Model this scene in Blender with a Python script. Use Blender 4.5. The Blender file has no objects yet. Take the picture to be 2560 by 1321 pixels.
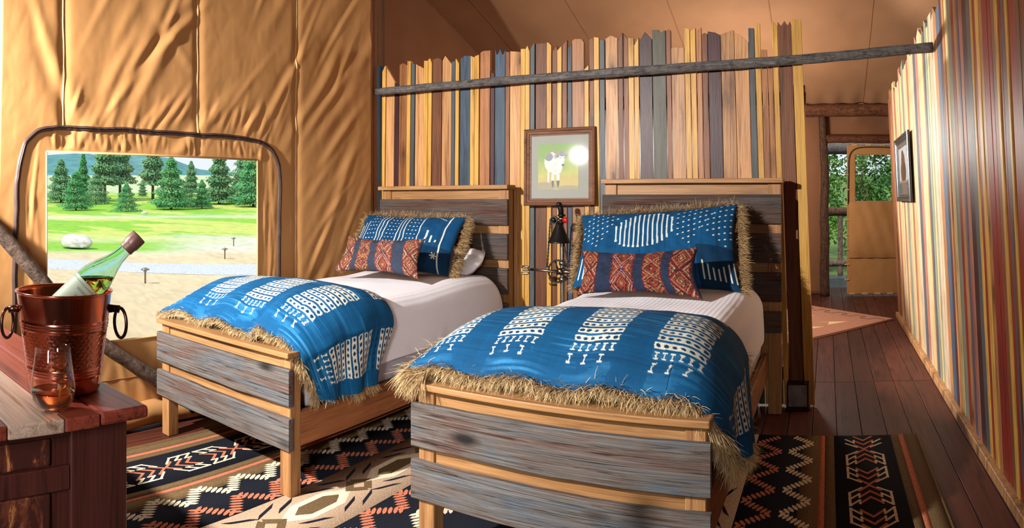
import bpy, bmesh, math, random
import numpy as np
from mathutils import Vector, Matrix, Euler

# ------------------------------------------------------------------ camera, world, light, exposure
S = bpy.context.scene
COL = S.collection
H = 1.22
cd = bpy.data.cameras.new('camera')
cam = bpy.data.objects.new('camera', cd)
COL.objects.link(cam)
cam.location = (0, 0, H)
cam.rotation_euler = (math.radians(90), 0, 0.4788)
cd.type = 'PANO'                       # the photograph is a stitched panorama on a cylinder
cd.panorama_type = 'CENTRAL_CYLINDRICAL'
cd.central_cylindrical_range_u_min = -0.7758
cd.central_cylindrical_range_u_max = 0.7758
cd.central_cylindrical_range_v_min = -821 / 1650
cd.central_cylindrical_range_v_max = 500 / 1650
cd.central_cylindrical_radius = 1.0
cd.clip_start = 0.02
cd.clip_end = 5000
S.camera = cam
S.view_settings.view_transform = 'Standard'
S.view_settings.look = 'None'
S.view_settings.exposure = 0.0
S.view_settings.gamma = 1.0
S.view_settings.use_curve_mapping = False
try:
    S.cycles.use_denoising = True
    S.cycles.max_bounces = 10
    S.cycles.transparent_max_bounces = 16
    S.cycles.sample_clamp_indirect = 6.0
    S.cycles.caustics_refractive = False
except Exception:
    pass
W = bpy.data.worlds.new('World')
S.world = W
W.use_nodes = True
_bg = W.node_tree.nodes['Background']
_bg.inputs[0].default_value = (0.86, 0.94, 1.0, 1)
_bg.inputs[1].default_value = 1.05


def lamp(name, kind, loc, power, color, size=0.1, target=None, **kw):
    l = bpy.data.lights.new(name, kind)
    l.energy = power
    l.color = color
    if kind == 'AREA':
        l.size = size
    else:
        l.shadow_soft_size = size
    for k, v in kw.items():
        setattr(l, k, v)
    o = bpy.data.objects.new(name, l)
    COL.objects.link(o)
    o.location = loc
    if target is not None:
        o.rotation_euler = (Vector(target) - Vector(loc)).to_track_quat('-Z', 'Y').to_euler()
    return o


sun = bpy.data.lights.new('sun', 'SUN')
sun.energy = 3.6
sun.angle = 0.01
sun.color = (1.0, 0.95, 0.86)
so = bpy.data.objects.new('sun', sun)
COL.objects.link(so)
so.rotation_euler = Vector((0.15, 0.60, -0.78)).to_track_quat('-Z', 'Y').to_euler()
FLASH = (1.0, 0.96, 0.91)
lamp('flash_left', 'SPOT', (-2.6, -0.5, 2.15), 1150, FLASH, 0.045, (-1.9, 3.6, 0.85), spot_size=1.68, spot_blend=0.85)
lamp('flash_behind_partition', 'SPOT', (-2.2, 5.0, 1.7), 800, (1.0, 0.98, 0.95), 0.06, (0.7, 4.75, 1.85), spot_size=1.36, spot_blend=0.25)
lamp('fill_behind_partition', 'POINT', (-0.9, 6.6, 1.75), 120, (1.0, 0.94, 0.85), 0.25)  # unseen point lamp added to brighten the entry rug and door flap
lamp('soft_fill', 'AREA', (-0.3, -2.2, 2.9), 7, (1.0, 0.9, 0.8), 2.2, (-1.0, 3.0, 0.8))
lamp('strip_fill', 'AREA', (0.1, -1.3, 1.5), 20, (1.0, 0.95, 0.9), 0.3, (-1.45, 0.6, 0.7), shape='RECTANGLE', size_y=1.3, spread=1.3)  # unseen area lamp added to brighten the table and glint on the bucket

# ------------------------------------------------------------------ helpers
rnd = random.Random(11)
NR = np.random.default_rng(5)


def lin(r, g, b):
    f = lambda c: (c / 255 / 12.92) if c <= 10.31 else ((c / 255 + 0.055) / 1.055) ** 2.4
    return (f(r), f(g), f(b), 1.0)


def tag(o, label=None, cat=None, group=None, kind=None):
    if label: o['label'] = label
    if cat: o['category'] = cat
    if group: o['group'] = group
    if kind: o['kind'] = kind
    return o


def empty(name, loc=(0, 0, 0), label=None, cat=None, group=None, kind=None, parent=None):
    o = bpy.data.objects.new(name, None)
    COL.objects.link(o)
    o.location = loc
    o.empty_display_size = 0.1
    if parent: adopt(o, parent)
    return tag(o, label, cat, group, kind)


def world_loc(o):
    v = Vector(o.location)
    if o.parent is not None:
        v = o.matrix_parent_inverse @ v
        v = v + world_loc(o.parent)
    return v


def adopt(o, p):
    o.parent = p
    o.matrix_parent_inverse = Matrix.Translation(-world_loc(p))


def mesh(name, V, F, mat, parent=None, smooth=False, col=None, uv=None, mats=None, fm=None):
    me = bpy.data.meshes.new(name)
    if isinstance(F, np.ndarray):
        V = np.asarray(V, np.float32)
        n, k = F.shape
        me.vertices.add(len(V)); me.loops.add(n * k); me.polygons.add(n)
        me.vertices.foreach_set('co', V.ravel())
        me.loops.foreach_set('vertex_index', F.ravel().astype(np.int32))
        me.polygons.foreach_set('loop_start', np.arange(0, n * k, k, dtype=np.int32))
        me.polygons.foreach_set('loop_total', np.full(n, k, dtype=np.int32))
        me.update(calc_edges=True)
    else:
        me.from_pydata([tuple(v) for v in V], [], F)
    if mats:
        for m in mats: me.materials.append(m)
        me.polygons.foreach_set('material_index', np.asarray(fm, np.int32))
    elif mat:
        me.materials.append(mat)
    if smooth:
        me.polygons.foreach_set('use_smooth', np.ones(len(me.polygons), bool))
    if col is not None:
        a = me.color_attributes.new('Col', 'FLOAT_COLOR', 'POINT')
        c = np.ones((len(me.vertices), 4), np.float32)
        c[:, :3] = np.asarray(col)[:, :3]
        a.data.foreach_set('color', c.ravel())
    me.validate()
    o = bpy.data.objects.new(name, me)
    COL.objects.link(o)
    if parent: adopt(o, parent)
    return o


def from_bm(name, bm, mat, parent=None, smooth=False):
    me = bpy.data.meshes.new(name)
    bmesh.ops.recalc_face_normals(bm, faces=bm.faces)
    bm.to_mesh(me); bm.free()
    me.materials.append(mat)
    if smooth:
        me.polygons.foreach_set('use_smooth', np.ones(len(me.polygons), bool))
    o = bpy.data.objects.new(name, me)
    COL.objects.link(o)
    if parent: adopt(o, parent)
    return o


def add_box(bm, x0, x1, y0, y1, z0, z1, c=0.0, seg=1):
    r = bmesh.ops.create_cube(bm, size=1.0, matrix=Matrix.Translation(((x0 + x1) / 2, (y0 + y1) / 2, (z0 + z1) / 2)) @ Matrix.Diagonal((x1 - x0, y1 - y0, z1 - z0, 1)))
    if c > 0:
        es = list({e for v in r['verts'] for e in v.link_edges})
        bmesh.ops.bevel(bm, geom=es, offset=c, segments=seg, affect='EDGES', profile=0.5)


def box(name, x0, x1, y0, y1, z0, z1, mat, parent=None, c=0.003, seg=1):
    bm = bmesh.new()
    add_box(bm, x0, x1, y0, y1, z0, z1, c, seg)
    return from_bm(name, bm, mat, parent)


def gridF(nu, nv, closed_u=False):
    i, j = np.meshgrid(np.arange(nu if closed_u else nu - 1), np.arange(nv - 1), indexing='ij')
    i2 = (i + 1) % nu
    return np.stack([i * nv + j, i2 * nv + j, i2 * nv + j + 1, i * nv + j + 1], -1).reshape(-1, 4)


def frames(P):
    P = np.asarray(P, float)
    T = np.gradient(P, axis=0)
    T /= np.linalg.norm(T, axis=1)[:, None] + 1e-12
    ref = np.array([0, 0, 1.0]) if abs(T[0][2]) < 0.9 else np.array([1.0, 0, 0])
    N = np.zeros_like(P)
    n = ref - T[0] * ref.dot(T[0]); n /= np.linalg.norm(n)
    for k in range(len(P)):
        n = n - T[k] * n.dot(T[k]); n /= np.linalg.norm(n) + 1e-12
        N[k] = n
    return T, N, np.cross(T, N)


def tube_vf(P, R, n=10, caps=True, bump=None):
    P = np.asarray(P, float)
    R = np.broadcast_to(np.asarray(R, float), (len(P),))
    T, N, B = frames(P)
    a = np.linspace(0, 2 * np.pi, n, endpoint=False)
    rr = R[:, None] * np.ones((1, n))
    if bump is not None: rr = rr * bump(len(P), n)
    V = P[:, None, :] + rr[..., None] * (np.cos(a)[None, :, None] * N[:, None, :] + np.sin(a)[None, :, None] * B[:, None, :])
    F = []
    m = len(P)
    for i in range(m - 1):
        for j in range(n):
            j2 = (j + 1) % n
            F.append((i * n + j, i * n + j2, (i + 1) * n + j2, (i + 1) * n + j))
    if caps:
        F.append(tuple(range(n - 1, -1, -1)))
        F.append(tuple((m - 1) * n + j for j in range(n)))
    return V.reshape(-1, 3), F


def tube(name, P, R, mat, parent=None, n=10, caps=True, bump=None, smooth=True):
    V, F = tube_vf(P, R, n, caps, bump)
    return mesh(name, V, F, mat, parent, smooth)


def lathe_vf(prof, n=32, M=None):
    prof = np.asarray(prof, float)
    a = np.linspace(0, 2 * np.pi, n, endpoint=False)
    V = np.stack([prof[:, 0][:, None] * np.cos(a), prof[:, 0][:, None] * np.sin(a), prof[:, 1][:, None] * np.ones(n)], -1).reshape(-1, 3)
    F = []
    for i in range(len(prof) - 1):
        for j in range(n):
            j2 = (j + 1) % n
            F.append((i * n + j, i * n + j2, (i + 1) * n + j2, (i + 1) * n + j))
    if prof[0, 0] > 1e-6 : F.append(tuple(range(n - 1, -1, -1)))
    if prof[-1, 0] > 1e-6: F.append(tuple((len(prof) - 1) * n + j for j in range(n)))
    if M is not None:
        V = (np.array(M.to_3x3()) @ V.T).T + np.array(M.translation)
    return V, F


def lathe(name, prof, mat, parent=None, n=32, M=None, smooth=True, cap=True):
    V, F = lathe_vf(prof, n, M)
    if not cap: F = [f for f in F if len(f) == 4]
    return mesh(name, V, F, mat, parent, smooth)


class Bag:
    """collects pieces of geometry that become one mesh"""
    def __init__(s): s.V = []; s.F = []; s.c = []
    def add(s, V, F, col=None):
        o = len(s.V)
        s.V += [tuple(v) for v in V]
        s.F += [tuple(i + o for i in f) for f in F]
        if col is not None: s.c += [tuple(col)] * len(V)
    def build(s, name, mat, parent=None, smooth=False):
        return mesh(name, s.V, s.F, mat, parent, smooth, col=np.array(s.c) if s.c else None)


def fbm(x, y, seed=0, octv=4, lac=2.0):
    """cheap smooth value noise on arrays, range about -1..1"""
    r = np.random.default_rng(seed)
    tot = 0; amp = 1.0; norm = 0
    x = np.asarray(x, float); y = np.asarray(y, float)
    for _ in range(octv):
        tab = r.uniform(-1, 1, (64, 64))
        xi = np.floor(x).astype(int); yi = np.floor(y).astype(int)
        fx = x - xi; fy = y - yi
        fx = fx * fx * (3 - 2 * fx); fy = fy * fy * (3 - 2 * fy)
        g = lambda a, b: tab[a % 64, b % 64]
        tot = tot + amp * ((g(xi, yi) * (1 - fx) + g(xi + 1, yi) * fx) * (1 - fy) + (g(xi, yi + 1) * (1 - fx) + g(xi + 1, yi + 1) * fx) * fy)
        norm += amp; amp *= 0.5; x = x * lac + 7.3; y = y * lac + 3.1
    return tot / norm


# ------------------------------------------------------------------ materials
class NT:
    def __init__(s, name, rough=0.6, spec=0.5):
        s.m = bpy.data.materials.new(name); s.m.use_nodes = True
        s.t = s.m.node_tree; s.b = s.t.nodes['Principled BSDF']
        s.out = s.t.nodes['Material Output']
        s.b.inputs['Roughness'].default_value = rough
        s.b.inputs['Specular IOR Level'].default_value = spec
    def n(s, typ, **kw):
        x = s.t.nodes.new('ShaderNode' + typ)
        for k, v in kw.items():
            if k in x.inputs: x.inputs[k].default_value = v
            else: setattr(x, k, v)
        return x
    def l(s, a, b): s.t.links.new(a, b)
    def coord(s, scale=(1, 1, 1), rand=True, which='Object'):
        tc = s.n('TexCoord'); src = tc.outputs[which]
        if rand:
            oi = s.n('ObjectInfo'); mu = s.n('Math', operation='MULTIPLY'); mu.inputs[1].default_value = 61.7
            s.l(oi.outputs['Random'], mu.inputs[0])
            ad = s.n('VectorMath', operation='ADD'); s.l(src, ad.inputs[0]); s.l(mu.outputs[0], ad.inputs[1]); src = ad.outputs[0]
        mp = s.n('Mapping'); mp.inputs['Scale'].default_value = scale; s.l(src, mp.inputs[0])
        return mp.outputs[0]
    def noise(s, vec, scale=1.0, detail=4, rough=0.55, dist=0.0):
        x = s.n('TexNoise'); x.inputs['Scale'].default_value = scale; x.inputs['Detail'].default_value = detail
        x.inputs['Roughness'].default_value = rough; x.inputs['Distortion'].default_value = dist
        s.l(vec, x.inputs['Vector']); return x.outputs['Fac']
    def ramp(s, fac, stops):
        r = s.n('ValToRGB'); e = r.color_ramp.elements
        while len(e) < len(stops): e.new(0.5)
        for k, (p, c) in enumerate(stops):
            e[k].position = p; e[k].color = c if len(c) == 4 else (*c, 1)
        s.l(fac, r.inputs[0]); return r.outputs[0]
    def mix(s, fac, a, b, mode='MIX'):
        x = s.n('Mix', data_type='RGBA', blend_type=mode)
        for sock, v in ((x.inputs[0], fac), (x.inputs[6], a), (x.inputs[7], b)):
            if isinstance(v, (int, float)): sock.default_value = v
            elif isinstance(v, tuple): sock.default_value = v
            else: s.l(v, sock)
        return x.outputs[2]
    def base(s, c):
        if isinstance(c, tuple): s.b.inputs['Base Color'].default_value = c
        else: s.l(c, s.b.inputs['Base Color'])
    def bump(s, h, strength=0.3, dist=0.01):
        x = s.n('Bump'); x.inputs['Strength'].default_value = strength; x.inputs['Distance'].default_value = dist
        s.l(h, x.inputs['Height']); s.l(x.outputs[0], s.b.inputs['Normal']); return x


def axis_scale(axis, along, across):
    return tuple(along if a == axis else across for a in 'XYZ')


def wood(name, base, dark, axis='Z', rough=0.42, knots=1.0, vary=0.25, fine=38, spec=0.5, knot_col=None):
    """stained board: long grain, cathedral rings, blotches of stain and dark knots, all shifted per board"""
    t = NT(name, min(1, rough + 0.08), spec * 0.6)
    g = t.noise(t.coord(axis_scale(axis, 1.6, fine)), 1.0, 6, 0.62, 1.2)
    g2 = t.noise(t.coord(axis_scale(axis, 5.0, fine * 5.5)), 1.0, 3, 0.6, 0.3)
    b = t.noise(t.coord(axis_scale(axis, 1.1, 5.0)), 1.0, 3, 0.5, 0.5)
    lite = tuple(min(1, c * 1.22) for c in base[:3]) + (1,)
    c = t.ramp(g, [(0.30, dark), (0.48, base), (0.72, lite)])
    c = t.mix(0.75, c, t.ramp(g2, [(0.32, (0.70, 0.64, 0.58, 1)), (0.58, (1.05, 1.05, 1.05, 1))]), 'MULTIPLY')
    c = t.mix(0.8, c, t.ramp(b, [(0.3, (0.70, 0.63, 0.56, 1)), (0.62, (1.06, 1.05, 1.03, 1))]), 'MULTIPLY')
    h = g
    if knots > 0:
        vo = t.n('TexVoronoi'); vo.inputs['Scale'].default_value = 1.0
        t.l(t.coord(axis_scale(axis, 3.0, 8.5)), vo.inputs['Vector'])
        nz = t.noise(t.coord(axis_scale(axis, 14, 26)), 1.0, 3)
        m0 = t.n('Math', operation='MULTIPLY'); m0.inputs[1].default_value = 0.24; t.l(nz, m0.inputs[0])
        dn = t.n('Math', operation='ADD'); t.l(vo.outputs['Distance'], dn.inputs[0]); t.l(m0.outputs[0], dn.inputs[1])
        sep = t.n('SeparateColor'); t.l(vo.outputs['Color'], sep.inputs[0])
        gate = t.n('Math', operation='GREATER_THAN'); gate.inputs[1].default_value = 0.42; t.l(sep.outputs[0], gate.inputs[0])
        kc = knot_col or tuple(c_ * 0.28 for c_ in dark[:3]) + (1,)
        for lo, hi, w_ in ((0.24, 0.50, 0.55), (0.17, 0.25, 0.9)):      # smoky halo, then the dark heart
            kf = t.ramp(dn.outputs[0], [(lo, (1, 1, 1, 1)), (hi, (0, 0, 0, 1))])
            mm = t.n('Math', operation='MULTIPLY'); mm.inputs[1].default_value = w_ * min(1, knots); t.l(kf, mm.inputs[0])
            m2 = t.n('Math', operation='MULTIPLY'); t.l(mm.outputs[0], m2.inputs[0]); t.l(gate.outputs[0], m2.inputs[1])
            c = t.mix(m2.outputs[0], c, kc)
    oi = t.n('ObjectInfo'); mr = t.n('MapRange'); mr.inputs[3].default_value = 1 - vary; mr.inputs[4].default_value = 1 + vary * 0.5
    t.l(oi.outputs['Random'], mr.inputs[0])
    cm = t.n('CombineColor'); [t.l(mr.outputs[0], cm.inputs[k]) for k in range(3)]
    c = t.mix(1.0, c, cm.outputs[0], 'MULTIPLY')
    t.base(c)
    t.bump(g2, 0.25, 0.003)
    return t.m


def bark(name, col, scale=(9, 60, 60), light=1.6):
    t = NT(name, 0.85, 0.25)
    n1 = t.noise(t.coord(scale, False), 1.0, 6, 0.7, 1.5)
    n2 = t.noise(t.coord((30, 30, 30), False), 1.0, 4, 0.6, 0.5)
    d = tuple(c * 0.22 for c in col[:3]) + (1,); e = tuple(min(1, c * light) for c in col[:3]) + (1,)
    c = t.ramp(n1, [(0.32, d), (0.5, col), (0.72, e)])
    c = t.mix(0.7, c, t.ramp(n2, [(0.33, (0.4, 0.36, 0.33, 1)), (0.55, (1, 1, 1, 1))]), 'MULTIPLY')
    t.base(c)
    x = t.bump(n1, 0.9, 0.008)
    return t.m


def barnwood(name, axis='X', dark=1.0, tint=(1.0, 0.97, 0.93)):
    t = NT(name, 0.72, 0.35)
    v = t.coord(axis_scale(axis, 2.2, 95)); g = t.noise(v, 1.0, 7, 0.7, 1.6)
    w = t.coord(axis_scale(axis, 1.5, 13)); h = t.noise(w, 1.0, 5, 0.65, 1.0)
    k = lambda r, g_, b: tuple(x * dark * w_ for x, w_ in zip(lin(r, g_, b)[:3], tint)) + (1,)
    c = t.ramp(g, [(0.33, k(22, 17, 15)), (0.43, k(58, 56, 58)), (0.55, k(98, 97, 99)), (0.72, k(142, 138, 132))])
    o = t.ramp(h, [(0.38, k(104, 62, 38)), (0.50, k(112, 102, 94)), (0.62, k(92, 104, 118))])
    c = t.mix(0.45, c, o)
    cr = t.ramp(g, [(0.36, (0.10, 0.08, 0.07, 1)), (0.44, (1, 1, 1, 1))])
    c = t.mix(0.9, c, cr, 'MULTIPLY')
    vk = t.coord(axis_scale(axis, 2.4, 6.5)); vo = t.n('TexVoronoi'); t.l(vk, vo.inputs['Vector']); vo.inputs['Scale'].default_value = 1.0
    kf = t.ramp(vo.outputs['Distance'], [(0.06, (1, 1, 1, 1)), (0.17, (0, 0, 0, 1))])
    c = t.mix(kf, c, k(22, 18, 16))
    t.base(c); t.bump(g, 0.75, 0.006)
    return t.m


def plain(name, col, rough=0.5, metal=0.0, spec=0.5, noise=0.0, nscale=60, bump=0.0):
    t = NT(name, rough, spec)
    t.b.inputs['Metallic'].default_value = metal
    nz = t.noise(t.coord((1, 1, 1)), nscale, 4)
    d = tuple(c * (1 - noise) for c in col[:3]) + (1,)
    e = tuple(min(1, c * (1 + noise)) for c in col[:3]) + (1,)
    t.base(t.ramp(nz, [(0.3, d), (0.7, e)]))
    if bump: t.bump(nz, bump, 0.004)
    return t.m


def cloth_attr(name, rough=0.9, weave=900, bump=0.12, dim=0.25):
    t = NT(name, rough, 0.2)
    a = t.n('Attribute', attribute_name='Col')
    nz = t.noise(t.coord((1, 1, 1), rand=False), 420, 2)
    m = t.ramp(nz, [(0.3, (1 - dim, 1 - dim, 1 - dim, 1)), (0.7, (1.05, 1.05, 1.05, 1))])
    t.base(t.mix(1.0, a.outputs['Color'], m, 'MULTIPLY'))
    t.bump(nz, bump, 0.002)
    return t.m


def canvas_mat(name, col, fine=0.25):
    t = NT(name, 0.78, 0.25)
    nz = t.noise(t.coord((1, 1, 1), rand=False), 3.0, 5)
    c = t.ramp(nz, [(0.3, tuple(x * 0.86 for x in col[:3]) + (1,)), (0.7, col)])
    w = t.noise(t.coord((1, 1, 1), rand=False), 380, 2)
    t.base(c); t.bump(w, fine, 0.0015)
    return t.m


def glass_mat(name, col=(1, 1, 1, 1), rough=0.0, ior=1.45):
    t = NT(name, rough)
    t.b.inputs['Transmission Weight'].default_value = 1.0
    t.b.inputs['IOR'].default_value = ior
    t.base(col)
    return t.m


def clear_sheet(name, tint=(1, 1, 1, 1), gloss=0.035, rough=0.02):
    """thin clear sheet (vinyl or picture glass): transparent with a Fresnel-weighted gloss"""
    t = NT(name)
    tr = t.n('BsdfTransparent'); tr.inputs[0].default_value = tint
    gl = t.n('BsdfGlossy'); gl.inputs['Roughness'].default_value = rough
    lw = t.n('LayerWeight'); lw.inputs[0].default_value = 0.5
    pw = t.n('Math', operation='POWER'); pw.inputs[1].default_value = 4.5; t.l(lw.outputs['Facing'], pw.inputs[0])
    fr = t.n('MapRange'); fr.inputs[3].default_value = gloss; fr.inputs[4].default_value = 0.9; t.l(pw.outputs[0], fr.inputs[0])
    ms = t.n('MixShader'); t.l(fr.outputs[0], ms.inputs[0]); t.l(tr.outputs[0], ms.inputs[1]); t.l(gl.outputs[0], ms.inputs[2])
    t.l(ms.outputs[0], t.out.inputs[0])
    return t.m


W_LIGHT = wood('stain_light_pine', lin(192, 144, 96), lin(134, 84, 48), 'Z', 0.33, 1.0)
W_TAN = wood('stain_tan_pine', lin(164, 112, 70), lin(108, 64, 38), 'Z', 0.33, 0.95)
W_BROWN = wood('stain_brown_pine', lin(120, 74, 46), lin(74, 42, 26), 'Z', 0.36, 0.7)
W_YELLOW = wood('stain_yellow_pine', lin(206, 160, 80), lin(172, 120, 50), 'Z', 0.33, 0.5, 0.12)
W_BLUE = wood('stain_blue_pine', lin(62, 82, 102), lin(34, 48, 64), 'Z', 0.36, 0.5, 0.18)
W_GRAY = wood('stain_gray_pine', lin(80, 86, 92), lin(56, 60, 66), 'Z', 0.36, 0.3, 0.15)
W_GREEN = wood('stain_greengray_pine', lin(82, 80, 66), lin(48, 48, 42), 'Z', 0.36, 0.6, 0.1)
W_PLUM = wood('stain_plum_pine', lin(66, 36, 40), lin(40, 20, 24), 'Z', 0.33, 0.2, 0.15)
W_RED = wood('stain_red_pine', lin(146, 48, 34), lin(96, 22, 16), 'Z', 0.36, 0.4, 0.2)
W_PINK = wood('stain_rose_pine', lin(164, 108, 92), lin(124, 72, 60), 'Z', 0.36, 0.3, 0.15)
W_VIOLET = wood('stain_violet_pine', lin(86, 80, 98), lin(56, 52, 70), 'Z', 0.36, 0.3, 0.15)
W_PALEGREEN = wood('stain_sage_pine', lin(130, 136, 120), lin(94, 98, 86), 'Z', 0.36, 0.3, 0.1)
W_YELLOW_LIT = wood('stain_yellow_pine_flash_lit', lin(198, 176, 126), lin(160, 132, 88), 'Z', 0.33, 0.4, 0.12)  # yellow stain with the flash's wash-out put into its colour
W_LIGHT_LIT = wood('stain_light_pine_flash_lit', lin(192, 172, 146), lin(150, 124, 100), 'Z', 0.33, 0.4, 0.12)  # light pine stain, paled in colour as if washed out by the flash
MATS = dict(l=W_LIGHT, t=W_TAN, b=W_BROWN, y=W_YELLOW, u=W_BLUE, g=W_GRAY, e=W_GREEN, p=W_PLUM, r=W_RED, k=W_PINK, v=W_VIOLET, s=W_PALEGREEN)
BED_X = wood('honey_wood', lin(168, 126, 82), lin(126, 86, 52), 'X', 0.4, 0.25, 0.1)
BED_Z = wood('honey_wood_upright', lin(168, 124, 80), lin(126, 84, 52), 'Z', 0.4, 0.25, 0.1)
BED_Y = wood('rail_wood', lin(150, 96, 60), lin(104, 62, 38), 'Y', 0.42, 0.3, 0.1)
BARN = barnwood('weathered_barn_board')
BARN_D = barnwood('weathered_barn_board_dark', dark=0.52, tint=(1.22, 0.92, 0.76))
FLOORW = wood('red_brown_floor_board', lin(88, 45, 33), lin(48, 25, 20), 'Y', 0.45, 0.5, 0.3, 30, 0.4)
TABLEW = wood('dark_red_table_wood', lin(104, 46, 36), lin(56, 24, 20), 'X', 0.25, 0.2, 0.15)
BARK = bark('brown_grey_bark', lin(112, 94, 82), (22, 22, 22))
BARK_DARK = bark('dark_brown_bark', lin(92, 66, 50), (40, 40, 9))
BARK_POLE = bark('grey_pole_bark', lin(104, 99, 97), (7, 70, 70))
LOGW = bark('brown_log', lin(112, 68, 44), (5, 40, 40), 1.3)
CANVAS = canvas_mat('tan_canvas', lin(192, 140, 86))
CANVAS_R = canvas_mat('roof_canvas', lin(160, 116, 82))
CANVAS_D = canvas_mat('shaded_tent_canvas', lin(142, 96, 66))  # darker copy of the canvas, shade behind the partition put into its colour
PIPING = canvas_mat('pale_canvas_piping', lin(214, 178, 124))
ZIP = plain('dark_zipper', lin(70, 52, 46), 0.5, 0, 0.4, 0.3, 300)
IRON = plain('dark_iron', lin(46, 42, 40), 0.35, 0.9, 0.5, 0.2, 90)
STEEL = plain('worn_steel', lin(150, 142, 134), 0.3, 1.0, 0.5, 0.15, 60)
COPPER = plain('polished_copper', lin(214, 128, 104), 0.15, 1.0, 0.5, 0.05, 30)
BRONZE = plain('dark_bronze', lin(70, 50, 44), 0.3, 1.0, 0.5, 0.1, 60)
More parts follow.
